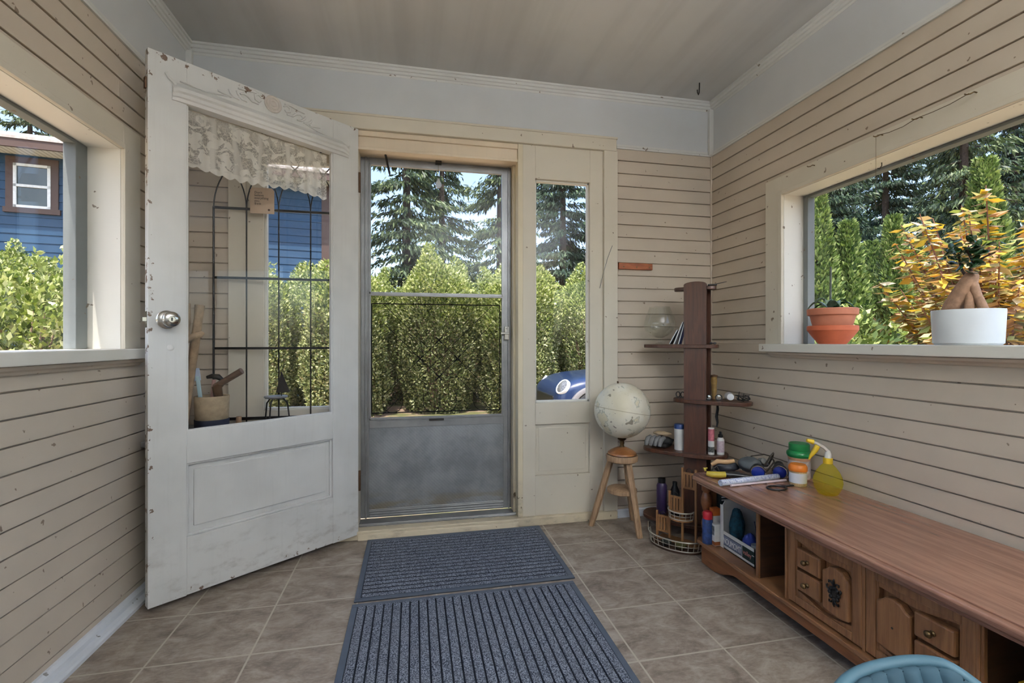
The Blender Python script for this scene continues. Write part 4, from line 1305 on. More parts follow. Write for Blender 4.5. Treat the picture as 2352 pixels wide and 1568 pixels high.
# shelf at 0.424
gv = at_stand('work_gloves', 'crumpled grey and black work gloves on the lower left shelf of the stand', 'gloves', -0.192, 0.045, 0.4245)
rnd = random.Random(8)
def lump(m, c, r, seed, amp=0.25, nu=26, nv=16):
    m.sphere((0, 0, 0), 1.0, nu, nv)
    out = []
    for p in m.v:
        v = Vector(p)
        f = 1 + amp * mnoise.noise(v * 1.7 + Vector((seed, seed * 2.3, 0))) + amp * 0.5 * mnoise.noise(v * 4.1 + Vector((seed, 3, 1)))
        out.append((c[0] + r[0] * v.x * f, c[1] + r[1] * v.y * f, max(c[2] + r[2] * v.z * f, 0.0)))
    m.v = out
    return m
lump(MB(), (0.01, 0.01, 0.025), (0.052, 0.050, 0.030), 1.0, 0.35).build('palm', plain('dark_glove', S(50, 50, 50), 0.8, var=0.2), gv, smooth=80)
GF = plain('grey_glove_fabric', S(128, 128, 128), 0.85, var=0.2, scale=30)
for i, x in enumerate((-0.048, -0.024, 0.000, 0.024)):
    MB().tube([(x, -0.015, 0.050), (x - 0.006, -0.042, 0.046), (x - 0.010, -0.056, 0.028), (x - 0.012, -0.060, 0.012)], [0.013, 0.0135, 0.012, 0.009], 10).build('finger', GF, gv, smooth=70)
o = at_stand('folded_rag', 'beige folded rag on top of the grey work gloves', 'cloth', -0.185, 0.064, 0.486)
lump(MB(), (0, 0.0, 0.008), (0.045, 0.026, 0.012), 4.0, 0.3).build('rag', plain('beige_rag', S(186, 164, 134), 0.9), o, smooth=80)
o = at_stand('wipes_canister', 'white canister with a blue lid beside the post on the lower shelf', 'canister', -0.086, 0.030, 0.4245)
MB().lathe([(0.0, 0.0), (0.026, 0.0), (0.0265, 0.003), (0.0265, 0.112), (0.0, 0.112)], 24).build('can', M['white_plastic'], o, smooth=40)
MB().lathe([(0.0, 0.112), (0.0275, 0.112), (0.0275, 0.130), (0.024, 0.136), (0.0, 0.137)], 24).build('lid', plain('blue_lid', S(34, 62, 118), 0.4), o, smooth=40)
o = at_stand('cream_tube', 'pink and white upright tube with a grey picture, right of the post', 'tube', 0.076, 0.008, 0.4245)
MB().lathe([(0.0, 0.0), (0.015, 0.0), (0.0155, 0.004), (0.0155, 0.135), (0.0, 0.137)], 20).build('tube_body', M['white_plastic'], o, smooth=40)
MB().lathe([(0.0159, 0.070), (0.0159, 0.130)], 20).build('pink_label', plain('pink_label', S(196, 112, 124), 0.5, var=0.2, scale=60), o, smooth=60)
MB().lathe([(0.0159, 0.012), (0.0159, 0.040)], 20).build('picture_label', plain('grey_print', S(120, 122, 118), 0.5, var=0.45, scale=120), o, smooth=60)
o = at_stand('lotion_bottle', 'white and pink bottle with black pump cap, rightmost on the lower shelf', 'bottle', 0.116, 0.034, 0.4245)
MB().lathe([(0.0, 0.0), (0.0175, 0.0), (0.018, 0.004), (0.018, 0.075), (0.012, 0.086), (0.0, 0.087)], 20).build('bottle_body', M['white_plastic'], o, smooth=40)
MB().lathe([(0.0184, 0.012), (0.0184, 0.070)], 20).build('label', plain('pale_pink_label', S(206, 186, 194), 0.5, var=0.15, scale=90), o, smooth=60)
MB().lathe([(0.0, 0.086), (0.011, 0.086), (0.011, 0.100), (0.006, 0.103), (0.006, 0.115), (0.0, 0.116)], 16).build('cap', M['black'], o, smooth=40)
# foot of the stand
o = at_stand('purple_flask', 'dark purple tall flask on the lowest shelf behind the stool', 'flask', -0.185, 0.050, 0.0625)
MB().lathe([(0.0, 0.0), (0.027, 0.0), (0.028, 0.005), (0.028, 0.150), (0.020, 0.164), (0.0, 0.165)], 20).build('flask_body', plain('purple_enamel', S(58, 44, 84), 0.35), o, smooth=40)
MB().lathe([(0.0, 0.164), (0.020, 0.164), (0.020, 0.188), (0.0, 0.19)], 18).build('cap', M['black'], o, smooth=40)
o = at_stand('black_boot_tray', 'black bottle behind the slatted rack on the lowest shelf', 'bottle', -0.115, 0.050, 0.0625)
MB().lathe([(0.0, 0.0), (0.024, 0.0), (0.025, 0.004), (0.025, 0.13), (0.012, 0.16), (0.012, 0.18), (0.0, 0.18)], 18).build('bottle_body', M['black'], o, smooth=40)
o['label'] = 'black bottle right of the purple flask on the lowest shelf'
o.name = 'dark_bottle'

# =================================================================== slatted wooden tier rack with wire galleries
RK = thing('tier_rack', 'three step honey wood slat rack with wire galleries at the console end', 'rack', (1.258, 2.100, 0), math.atan2(-0.79, 0.61))
# local x: left to right (rising steps), local -y: towards the viewer
steps = [(-0.088, -0.028, 0.152), (-0.024, 0.036, 0.262), (0.040, 0.104, 0.388)]
for i, (x0, x1, h) in enumerate(steps):
    for x in (x0, x1):
        if x == x1 and i < 2:
            continue
        MB().box((x - 0.005, -0.005, 0.0), (x + 0.005, 0.005, h)).build('post', M['wicker'], RK, bevel=0.001)
    MB().box((x0, -0.004, h - 0.030), (x1, 0.004, h - 0.020)).build('rail', M['wicker'], RK)
    zb = h - 0.10 if i else 0.05
    MB().box((x0, -0.004, zb), (x1, 0.004, zb + 0.010)).build('rail', M['wicker'], RK)
    n = 4
    for k in range(n):
        xx = x0 + (x1 - x0) * (k + 0.5) / n
        MB().box((xx - 0.0055, -0.002, zb + 0.004), (xx + 0.0055, 0.002, h - 0.024)).build('slat', M['wicker'], RK)
    mid = (x0 + x1) / 2
    MB().tube([(mid - 0.014, 0, h - 0.022), (mid - 0.012, 0, h - 0.008), (mid, 0, h - 0.001), (mid + 0.012, 0, h - 0.008), (mid + 0.014, 0, h - 0.022)], 0.0022, 6).build('hoop', M['dark_metal'], RK)
MB().box((-0.092, 0.0052, 0.0), (0.108, 0.075, 0.012)).build('base_board', M['wicker'], RK, bevel=0.002)
WIRE = plain('grey_white_wire', S(176, 172, 160), 0.45, 0.4, var=0.15)
def gallery(cx_, z0, z1, rx, ry, a0, a1, nv, name):
    def pt(a, z, k=1.0):
        return (cx_ + rx * k * math.cos(a), -0.006 + ry * k * math.sin(a), z)
    mb = MB()
    aa = [a0 + (a1 - a0) * i / 28 for i in range(29)]
    mb.tube([pt(a, z1) for a in aa], 0.0034, 6)
    mb.tube([pt(a, z0, 0.93) for a in aa], 0.0026, 6)
    mb.tube([pt(a, (z0 + z1) / 2, 0.965) for a in aa], 0.0014, 6)
    for i in range(nv):
        a = a0 + (a1 - a0) * i / (nv - 1)
        mb.tube([pt(a, z0, 0.93), pt(a, z1)], 0.0016, 6)
    mb.build(name, WIRE, RK)
gallery(0.010, 0.012, 0.058, 0.135, 0.090, PI * 0.98, PI * 2.02, 15, 'wire_gallery')
gallery(0.035, 0.148, 0.182, 0.060, 0.055, PI * 0.98, PI * 2.02, 8, 'wire_gallery')
def dshape(cx_, rx, ry, z0, z1):
    return MB().prism([(cx_ + rx * 0.93 * math.cos(a), -0.006 + ry * 0.93 * math.sin(a)) for a in [PI * (0.98 + 1.04 * i / 20) for i in range(21)]], z0, z1, 'z')
dshape(0.010, 0.135, 0.090, 0.0, 0.010).build('tray', M['oak_dark'], RK)
dshape(0.035, 0.060, 0.055, 0.138, 0.146).build('tray', M['wicker'], RK)
MB().cyl((-0.128, -0.012, 0.058), (-0.128, -0.012, 0.088), 0.006, n=10).build('finial', M['chrome'], RK)
for i, (x, y, cl, lab) in enumerate(((0.050, -0.045, S(92, 90, 52), 'dull green garden twine ball in the lowest wire gallery'), (-0.020, -0.050, S(48, 50, 44), 'dark small bulb in the lowest wire gallery left of the twine'))):
    o = lump(MB(), (0, 0, 0.016), (0.026, 0.022, 0.017), 2.0 + i, 0.15, 16, 10).build('twine_ball' if i == 0 else 'dark_bulb', plain('bulb_skin%d' % i, cl, 0.9), None, smooth=70)
    p = Matrix.Translation((1.258, 2.100, 0)) @ Matrix.Rotation(math.atan2(-0.79, 0.61), 4, 'Z') @ Vector((x, y, 0.0105))
    o.location = p
    tag(o, lab, 'twine' if i == 0 else 'bulb')

# =================================================================== oak console
CX, CY = 1.485, 1.130
CN = thing('oak_console', 'long low oak console with carved doors along the right wall', 'cabinet', (CX, CY, 0))
def cpart(mb, name, mat, parent=None, **k):
    mb.v = [(a - CX, b - CY, c) for a, b, c in mb.v]
    return mb.build(name, M[mat], parent or CN, **k)
Y0, Y1 = 0.305, 1.965       # ends
def oct_(x0, x1, y0, y1, c):
    return [(x0 + c, y0), (x1, y0), (x1, y1), (x0 + c, y1), (x0, y1 - c), (x0, y0 + c)]
mb = MB()
mb.prism(oct_(1.245, 1.725, Y0, Y1, 0.035), 0.370, 0.391, 'z')
cpart(mb, 'top_edge', 'oak_top', bevel=0.006, seg=3)
mb = MB()
mb.prism(oct_(1.258, 1.722, Y0 + 0.013, Y1 - 0.013, 0.034), 0.356, 0.3702, 'z')
cpart(mb, 'top_moulding', 'oak_top', bevel=0.004, seg=3)
mb = MB()
mb.prism(oct_(1.268, 1.725, Y0 + 0.02, Y1 - 0.02, 0.032), 0.388, 0.3955, 'z')
cpart(mb, 'top_panel', 'oak_top', bevel=0.0025)
TZ = 0.3955
# bottom board and shaped plinth
mb = MB()
mb.prism(oct_(1.264, 1.720, Y0 + 0.012, Y1 - 0.012, 0.03), 0.084, 0.100, 'z')
cpart(mb, 'bottom_board', 'oak', bevel=0.004)
def apron_profile(L):
    pts = [(0, 0.086), (0, 0.0), (0.095, 0.0)]
    for i in range(7):
        t_ = i / 6
        pts.append((0.105 + 0.13 * t_, 0.004 + 0.040 * (0.5 - 0.5 * math.cos(PI * t_))))
    mid = [(L / 2 - 0.22, 0.044), (L / 2, 0.044)]
    half = pts + mid
    return half + [(L - a, b) for a, b in reversed(half[:-1])]
mb = MB()
poly = apron_profile(Y1 - Y0 - 0.11)
mb.prism([(Y0 + 0.055 + a, b) for a, b in poly], 1.278, 1.298, 'x')
cpart(mb, 'plinth', 'oak_red', bevel=0.003)
mb = MB()
for yc, sgn in ((Y1 - 0.02, 1), (Y0 + 0.02, -1)):
    y_in = yc - sgn * 0.036
    mb.prism([(1.278, y_in), (1.298, y_in - sgn * 0.004), (1.328, yc - sgn * 0.022), (1.316, yc - sgn * 0.002)] if sgn > 0 else
             [(1.278, y_in), (1.316, yc + 0.002), (1.328, yc + 0.022), (1.298, y_in + 0.004)], 0.0, 0.085, 'z')
    mb.box((1.316, min(yc - sgn * 0.002, yc - sgn * 0.022), 0.0), (1.715, max(yc - sgn * 0.002, yc - sgn * 0.022), 0.085))
cpart(mb, 'plinth_end', 'oak_red', bevel=0.002)
# carcass
mb = MB(); mb.box((1.700, Y0 + 0.03, 0.100), (1.715, Y1 - 0.012, 0.356)); cpart(mb, 'back_panel', 'oak_dark')
for y, s in ((Y1 - 0.022, 'end_panel'), (Y0 + 0.022, 'end_panel')):
    mb = MB(); mb.box((1.345, y - 0.008, 0.100), (1.700, y + 0.008, 0.356)); cpart(mb, s, 'oak_v')
for y in (1.563, 0.697):
    mb = MB(); mb.box((1.292, y - 0.006, 0.100), (1.700, y + 0.006, 0.356)); cpart(mb, 'divider', 'oak_dark', bevel=0.001)
    mb = MB(); mb.box((1.284, y - 0.007, 0.100), (1.292, y + 0.007, 0.356)); cpart(mb, 'divider_edge', 'oak_v', bevel=0.001)
for y in (1.414, 0.842):
    mb = MB(); mb.box((1.290, y - 0.009, 0.100), (1.700, y + 0.009, 0.356)); cpart(mb, 'partition', 'oak_dark')
    sgn = 1 if y > 1.13 else -1
    mb = MB()
    mb.box((1.280, y - 0.010, 0.100), (1.292, y + 0.010, 0.356))
    mb.box((1.276, y - 0.004, 0.100), (1.281, y + 0.004, 0.356))
    cpart(mb, 'post', 'oak_v', bevel=0.002)
mb = MB()
mb.box((1.292, 1.120, 0.100), (1.700, 1.136, 0.356))
mb.box((1.281, 1.1225, 0.100), (1.293, 1.1335, 0.356))
cpart(mb, 'centre_post', 'oak_v', bevel=0.0015)
sp = [(0.018, 0.100), (0.021, 0.104), (0.021, 0.116), (0.013, 0.122), (0.017, 0.132), (0.022, 0.150), (0.023, 0.170), (0.018, 0.190), (0.014, 0.196), (0.020, 0.204), (0.020, 0.214), (0.014, 0.222),
      (0.018, 0.235), (0.024, 0.258), (0.024, 0.280), (0.018, 0.302), (0.014, 0.310), (0.021, 0.318), (0.021, 0.356)]
for y in (Y1 - 0.038, Y0 + 0.038):
    mb = MB()
    mb.lathe(sp, 24, Matrix.Translation((1.316, y, 0)))
    cpart(mb, 'turned_column', 'oak_red', smooth=45)

def console_door(ya, mirrored, ornament):
    """ya = the higher Y edge (left in view). local u grows to the right in view (towards -Y)"""
    W, zb, zt = 0.272, 0.106, 0.349
    X0 = 1.279
    def bx(mb, u0, u1, x0, x1, z0, z1):
        if mirrored:
            u0, u1 = W - u1, W - u0
        mb.box((X0 + x0, ya - u1, z0), (X0 + x1, ya - u0, z1))
    def pr(mb, poly, x0, x1):
        q = [((ya - (W - u if mirrored else u)), z) for u, z in poly]
        mb.prism(q, X0 + x0, X0 + x1, 'x')
    mb = MB()
    bx(mb, 0, 0.030, 0, 0.026, zb, zt)
    bx(mb, W - 0.030, W, 0, 0.026, zb, zt)
    bx(mb, 0.030, W - 0.030, 0, 0.026, zb, zb + 0.026)
    bx(mb, 0.030, W - 0.030, 0, 0.026, zt - 0.024, zt)
    bx(mb, 0.030, W - 0.030, 0.021, 0.026, zb + 0.02, zt - 0.02)
    d = cpart(mb, 'door', 'oak_v', bevel=0.0022)
    def sub(mb, name, mat, **k):
        return cpart(mb, name, mat, d, **k)
    # serpentine rails
    n = 14
    top = [(0.030 + (W - 0.06) * i / n, zt - 0.030 - 0.012 * (0.5 - 0.5 * math.cos(2 * PI * i / n)) - 0.010 * i / n) for i in range(n + 1)]
    mb = MB(); pr(mb, [(0.030, zt - 0.022)] + top + [(W - 0.030, zt - 0.022)], 0.005, 0.0215)
    sub(mb, 'shaped_rail', 'oak_v', bevel=0.002)
    bot = [(0.030 + (W - 0.06) * i / n, zb + 0.036 + 0.010 * math.cos(2 * PI * i / n * 0.9)) for i in range(n + 1)]
    mb = MB(); pr(mb, [(0.030, zb + 0.024)] + bot + [(W - 0.030, zb + 0.024)], 0.005, 0.0215)
    sub(mb, 'shaped_rail', 'oak_v', bevel=0.002)
    mb = MB()
    bx(mb, 0.028, 0.036, 0.003, 0.0215, zb + 0.024, zt - 0.022)
    bx(mb, W - 0.036, W - 0.028, 0.003, 0.0215, zb + 0.024, zt - 0.022)
    sub(mb, 'inner_moulding', 'oak_v', bevel=0.002)
    for z0, z1 in ((0.238, 0.302), (0.162, 0.228)):
        mb = MB(); bx(mb, 0.040, 0.134, -0.007, 0.0215, z0, z1)
        sub(mb, 'drawer_front', 'oak_v', bevel=0.005)
        mb = MB()
        u = 0.087 if not mirrored else W - 0.087
        mb.lathe([(0.007, 0.0), (0.0075, 0.002), (0.004, 0.005), (0.004, 0.009), (0.0085, 0.013), (0.009, 0.018), (0.0055, 0.0225), (0.0, 0.0235)], 18,
                 Matrix.Translation((X0 - 0.007, ya - u, (z0 + z1) / 2)) @ Matrix.Rotation(-PI / 2, 4, 'Y'))
        sub(mb, 'knob', 'brass', smooth=50)
    u0, u1 = 0.143, 0.236
    w_ = u1 - u0
    sh = [(u0, 0.158), (u0 + w_ * 0.25, 0.152), (u0 + w_ * 0.75, 0.152), (u1, 0.158), (u1, 0.278), (u1 - 0.012, 0.283), (u1 - 0.026, 0.297), (u0 + w_ / 2, 0.301), (u0 + 0.026, 0.297), (u0 + 0.012, 0.283), (u0, 0.278)]
    mb = MB(); pr(mb, sh, -0.007, 0.0215)
    sub(mb, 'shield_panel', 'oak_v', bevel=0.005)
    uc = (u0 + u1) / 2 if not mirrored else W - (u0 + u1) / 2
    if ornament:
        mb = MB()
        o_ = Matrix.Translation((X0 - 0.0075, ya - uc, 0.226))
        rnd = random.Random(2)
        mb.sphere((0, 0, 0), (0.004, 0.016, 0.020), 14, 10, o_)
        for k in range(8):
            a = 2 * PI * k / 8
            mb.sphere((-0.002, 0.016 * math.cos(a), -0.004 + 0.018 * math.sin(a)), (0.0045, 0.0065, 0.0065), 10, 8, o_)
        for sg in (1, -1):
            mb.tube([(-0.002, 0, 0.02), (-0.004, sg * 0.010, 0.030), (-0.003, sg * 0.018, 0.030), (-0.003, sg * 0.017, 0.024)], 0.0024, 6, M=o_)
            mb.tube([(-0.002, 0, -0.02), (-0.004, sg * 0.009, -0.032), (-0.003, sg * 0.016, -0.034), (-0.003, sg * 0.016, -0.028)], 0.0024, 6, M=o_)
            mb.tube([(-0.002, sg * 0.014, 0.0), (-0.004, sg * 0.024, 0.006), (-0.003, sg * 0.026, 0.014), (-0.003, sg * 0.021, 0.016)], 0.0024, 6, M=o_)
        mb.tube([(-0.002, 0, 0.018), (-0.004, 0, 0.036), (-0.002, 0, 0.042)], [0.004, 0.003, 0.001], 6, M=o_)
        mb.tube([(-0.002, 0, -0.018), (-0.004, 0, -0.036), (-0.002, 0, -0.044)], [0.004, 0.003, 0.001], 6, M=o_)
        sub(mb, 'ornament', 'black_iron', smooth=60)
    else:
        mb = MB()
        mb.cyl((X0 - 0.0075, ya - uc, 0.222), (X0 - 0.0065, ya - uc, 0.222), 0.003, n=10)
        sub(mb, 'screw_hole', 'black')
console_door(1.4045, False, True)
console_door(1.1195, True, False)

# =================================================================== on top of the console
def ontop(name, label, cat, x, y, rz=0.0, dz=0.0):
    return thing(name, label, cat, (x, y, TZ + 0.0005 + dz), rz)
# pruning shears
ps = ontop('pruning_shears', 'yellow pruning shears with black handles at the far left end of the console', 'shears', 1.328, 1.862, -0.25)
mb = MB()
mb.tube([(-0.050, 0.0, 0.016), (-0.030, -0.008, 0.014), (0.0, -0.012, 0.014), (0.030, -0.008, 0.014)], [0.010, 0.014, 0.014, 0.013], 10)
mb.tube([(-0.048, 0.012, 0.024), (-0.054, 0.016, 0.034), (-0.040, 0.016, 0.036)], [0.006, 0.006, 0.003], 8)
mb.build('yellow_body', plain('yellow_plastic', S(186, 166, 58), 0.4), ps, smooth=60)
mb = MB()
mb.tube([(0.028, -0.008, 0.014), (0.060, -0.014, 0.014), (0.100, -0.026, 0.012), (0.125, -0.032, 0.010)], [0.013, 0.013, 0.011, 0.008], 10)
mb.build('handle', M['black'], ps, smooth=60)
mb = MB()
mb.tube([(0.010, 0.014, 0.012), (0.050, 0.010, 0.016), (0.095, 0.000, 0.016)], [0.008, 0.010, 0.009], 10)
mb.build('handle', M['black'], ps, smooth=60)
MB().tube([(-0.03, 0.012, 0.010), (-0.02, 0.012, 0.03), (0.0, 0.012, 0.046), (0.010, 0.012, 0.02)], [0.003, 0.004, 0.003, 0.005], 8).build('blade', M['dark_metal'], ps, smooth=60)
bp = ontop('padded_pliers', 'tan and black leather tool pouch lying behind the yellow shears', 'pouch', 1.415, 1.930, -0.3)
lump(MB(), (0, 0, 0.024), (0.056, 0.022, 0.026), 6.0, 0.2).build('pouch_body', plain('navy_black_nylon', S(40, 44, 54), 0.6, var=0.2), bp, smooth=80)
MB().tube([(-0.062, -0.006, 0.034), (-0.040, -0.016, 0.052), (0.000, -0.018, 0.050), (0.035, -0.010, 0.054)], [0.008, 0.011, 0.011, 0.009], 10).build('tan_trim', plain('tan_leather', S(204, 166, 122), 0.6), bp, smooth=60)
bp.name = 'tool_pouch'

bn = ontop('binoculars', 'black binoculars with blue lenses lying on the console', 'binoculars', 1.552, 1.812, 0.0)
lens_m = plain('blue_coated_lens', S(26, 44, 132), 0.3, spec=0.3)
for cxx, cyy, ang in ((-0.052, 0.012, -0.62), (0.042, -0.010, -0.70)):
    m2 = Matrix.Translation((cxx, cyy, 0.0305)) @ Matrix.Rotation(ang, 4, 'Z') @ Matrix.Rotation(PI / 2, 4, 'X')
    b_ = MB().lathe([(0.0, -0.085), (0.017, -0.085), (0.018, -0.060), (0.022, -0.055), (0.023, -0.030), (0.0285, -0.010), (0.0300, 0.0), (0.0300, 0.036), (0.0265, 0.038), (0.0255, 0.030), (0.0, 0.030)], 28, m2).build('barrel', M['rubber'], bn, smooth=40)
    MB().lathe([(0.0, 0.0305), (0.0252, 0.0305), (0.015, 0.034), (0.0, 0.0352)], 24, m2).build('lens', lens_m, b_, smooth=60)
    MB().lathe([(0.0262, 0.0375), (0.0295, 0.0375), (0.0290, 0.0386), (0.0268, 0.0386)], 28, m2, True).build('rim', M['chrome'], b_, smooth=60)
    MB().lathe([(0.0, -0.085), (0.019, -0.085), (0.021, -0.100), (0.014, -0.101), (0.0, -0.098)], 20, m2).build('eyecup', M['black'], b_, smooth=40)
mb = MB()
mb.box((-0.055, 0.050, 0.028), (0.045, 0.085, 0.052))
mb.build('bridge', plain('grey_rubber_armour', S(72, 76, 80), 0.6), bn, bevel=0.012, seg=4)
lump(MB(), (-0.055, 0.060, 0.045), (0.050, 0.045, 0.034), 9.0, 0.12).build('prism_housing', plain('grey_rubber_armour2', S(74, 80, 84), 0.6), bn, smooth=80)
MB().lathe([(0.0, -0.012), (0.013, -0.012), (0.013, 0.012), (0.0, 0.013)], 18, Matrix.Translation((-0.002, 0.045, 0.062)) @ Matrix.Rotation(1.3, 4, 'X')).build('focus_wheel', plain('silver_wheel', S(150, 152, 150), 0.35, 0.6), bn, smooth=40)
mb = MB()
mb.tube([(-0.06, 0.07, 0.05), (-0.02, 0.09, 0.074), (0.03, 0.07, 0.084), (0.046, 0.05, 0.080), (0.046, 0.03, 0.066), (0.040, 0.02, 0.060), (0.03, 0.012, 0.06), (-0.01, 0.010, 0.018)], 0.004, 8, squash=(1, 1, 0.6))
mb.tube([(0.00, 0.03, 0.045), (0.025, 0.025, 0.085), (0.045, 0.03, 0.098), (0.050, 0.04, 0.080), (0.046, 0.06, 0.04)], 0.004, 8)
mb.build('neck_strap', plain('brown_black_strap', S(48, 40, 32), 0.7), bn, smooth=60)

rp = ontop('rolled_magazine', 'rolled white and blue printed paper lying in front of the binoculars', 'paper', 1.255, 1.742, math.atan2(0.034, 0.335))
def print_mat():
    t = NT('blue_printed_paper')
    v = t.obj((1, 1, 1))
    n1 = t.noise(t.obj((2.2, 1, 1)), 120, 2, 0.7)
    n2 = t.noise(t.obj((1, 1, 1), (2, 0, 0)), 16, 2)
    sx_ = t.n('ShaderNodeSeparateXYZ', None, Vector=v)
    top = t.step(sx_.outputs[2], 0.010, 0.016)
    c = t.mix(t.math('MULTIPLY', t.step(n1, 0.46, 0.60), t.math('MULTIPLY', top, 0.75)), S(226, 230, 240), S(70, 98, 172))
    c = t.mix(t.math('MULTIPLY', t.step(n2, 0.4, 0.6), 0.3), c, S(204, 212, 236))
    return t.end(t.bsdf(Base_Color=c, Roughness=0.5))
mb = MB()
prof = []
for i in range(40):
    a = 2 * PI * i / 16 + PI * 1.2
    r = 0.0075 + 0.0068 * i / 39
    prof.append((r * math.cos(a), r * math.sin(a)))
vs, fs = [], []
for x in (0.0, 0.305):
    vs += [(x, a, b + 0.0146) for a, b in prof]
n = len(prof)
for i in range(n - 1):
    fs.append((i, i + 1, n + i + 1, n + i))
mb.add(vs, fs)
mb.build('roll', print_mat(), rp, smooth=60, solid=0.0006, recalc=False)
rp2 = ontop('thin_paper_roll', 'thin pinkish white paper roll lying along the larger printed roll', 'paper', 1.292, 1.7255, math.atan2(0.024, 0.335))
MB().cyl((0, 0, 0.0052), (0.285, 0, 0.0052), 0.0048, n=14).build('roll', plain('pinkish_paper', S(226, 208, 214), 0.5), rp2, smooth=50)

o = ontop('wrist_strap', 'thin black wrist strap loop lying on the console before the orange capped bottle', 'strap', 1.470, 1.665)
mb = MB()
mb.tube([(0.040 * math.cos(t_) - 0.010, 0.028 * math.sin(t_), 0.0035) for t_ in [2 * PI * i / 28 for i in range(28)]], 0.0034, 6, closed=True)
mb.build('loop', M['black'], o, smooth=60)
MB().box((0.030, 0.012, 0.0), (0.085, 0.022, 0.006)).build('tongue', M['black'], o, bevel=0.002)

jr = ontop('plant_food_jar', 'large jar with green screw lid and green shoulders against the clapboards', 'jar', 1.670, 1.774)
MB().lathe([(0.0, 0.0), (0.040, 0.0), (0.043, 0.004), (0.043, 0.085), (0.046, 0.096), (0.0, 0.097)], 32).build('jar_body', plain('peach_jar', S(196, 150, 116), 0.4), jr, smooth=40)
MB().lathe([(0.0434, 0.006), (0.0434, 0.083)], 32).build('label', plain('white_red_label', S(214, 200, 196), 0.5, var=0.25, scale=45), jr, smooth=60)
GRN = plain('green_lid_plastic', S(24, 120, 64), 0.35)
MB().lathe([(0.0, 0.096), (0.045, 0.096), (0.050, 0.106), (0.049, 0.116), (0.040, 0.124), (0.0, 0.125)], 32).build('shoulder', GRN, jr, smooth=50)
MB().lathe([(0.0, 0.124), (0.040, 0.124), (0.041, 0.127), (0.041, 0.152), (0.037, 0.156), (0.0, 0.157)], 32).build('lid', GRN, jr, smooth=40)
ob = ontop('orange_cap_bottle', 'small clear bottle with white label and wide orange cap', 'bottle', 1.585, 1.690)
MB().lathe([(0.0, 0.0), (0.031, 0.0), (0.033, 0.004), (0.033, 0.056), (0.030, 0.062), (0.0, 0.063)], 28).build('bottle_body', plain('amber_granules', S(206, 178, 132), 0.3, var=0.2, scale=80), ob, smooth=40)
MB().lathe([(0.0333, 0.014), (0.0333, 0.055)], 28).build('label', plain('white_label', S(222, 226, 234), 0.45, var=0.04), ob, smooth=60)
MB().lathe([(0.0, 0.062), (0.0345, 0.062), (0.036, 0.066), (0.035, 0.080), (0.029, 0.089), (0.0, 0.091)], 28).build('cap', plain('orange_cap', S(232, 132, 44), 0.4), ob, smooth=45)
sb = ontop('spray_bottle', 'pear shaped clear yellow spray bottle, rightmost on the console', 'spray bottle', 1.610, 1.568)
def ytrans():
    t = NT('clear_yellow_plastic')
    tr = t.n('ShaderNodeBsdfTransparent', None, Color=S(246, 240, 150))
    df = t.bsdf(Base_Color=S(240, 230, 120), Roughness=0.12, Specular_IOR_Level=0.6)
    tl = t.n('ShaderNodeBsdfTranslucent', None, Color=S(226, 218, 110))
    m1 = t.n('ShaderNodeMixShader', None, i0=0.4, i1=df.outputs[0], i2=tl.outputs[0])
    m2 = t.n('ShaderNodeMixShader', None, i0=0.17, i1=tr.outputs[0], i2=m1.outputs[0])
    return t.end(m2)
sb.scale = (1, 1, 1.13)
YT = ytrans()
MB().lathe([(0.0, 0.0), (0.030, 0.0), (0.036, 0.004), (0.047, 0.024), (0.051, 0.042), (0.049, 0.058), (0.040, 0.078), (0.028, 0.094), (0.018, 0.104), (0.015, 0.108), (0.0, 0.108)], 36).build('bottle_body', YT, sb, smooth=50)
YP = plain('yellow_spray_plastic', S(226, 190, 44), 0.4)
MB().lathe([(0.0, 0.107), (0.0165, 0.107), (0.0170, 0.111), (0.0165, 0.126), (0.0, 0.127)], 24).build('collar', YP, sb, smooth=40)
MB().lathe([(0.0, 0.126), (0.012, 0.126), (0.012, 0.140), (0.007, 0.153), (0.0, 0.154)], 20).build('neck', plain('clear_white_neck', S(222, 222, 214), 0.3), sb, smooth=50)
MB().tube([(-0.002, 0, 0.150), (-0.016, 0.004, 0.163), (-0.036, 0.012, 0.174), (-0.052, 0.020, 0.181)], [0.006, 0.006, 0.006, 0.005], 10).build('spray_head', plain('clear_white_head', S(220, 214, 206), 0.3), sb, smooth=60)
MB().cyl((-0.050, 0.019, 0.180), (-0.072, 0.028, 0.186), 0.009, 0.006, 14).build('nozzle', YP, sb, smooth=50)
MB().tube([(-0.036, 0.012, 0.168), (-0.046, 0.016, 0.150), (-0.060, 0.022, 0.130), (-0.066, 0.024, 0.118)], [0.010, 0.010, 0.006, 0.002], 12).build('trigger', YP, sb, smooth=60)

# =================================================================== inside the console
FZ = 0.1003
def inside(name, label, cat, x, y, rz=0.0):
    return thing(name, label, cat, (x, y, FZ), rz)
sc_ = inside('spray_can', 'blue spray can with a red cap in the console end opening', 'spray can', 1.289, 1.880)
MB().lathe([(0.0, 0.0), (0.022, 0.0), (0.0225, 0.003), (0.0225, 0.100), (0.018, 0.108), (0.0, 0.109)], 24).build('can', plain('blue_can_print', S(48, 78, 140), 0.35, var=0.3, scale=50), sc_, smooth=40)
MB().lathe([(0.0, 0.108), (0.020, 0.108), (0.0205, 0.112), (0.0205, 0.134), (0.015, 0.141), (0.0, 0.142)], 24).build('cap', plain('red_cap', S(196, 30, 48), 0.4), sc_, smooth=40)
b1 = inside('seed_carton', 'white carton with an orange top behind the blue spray can', 'carton', 1.332, 1.888)
MB().box((-0.018, -0.013, 0), (0.018, 0.013, 0.130)).build('carton_body', M['white_plastic'], b1, bevel=0.001)
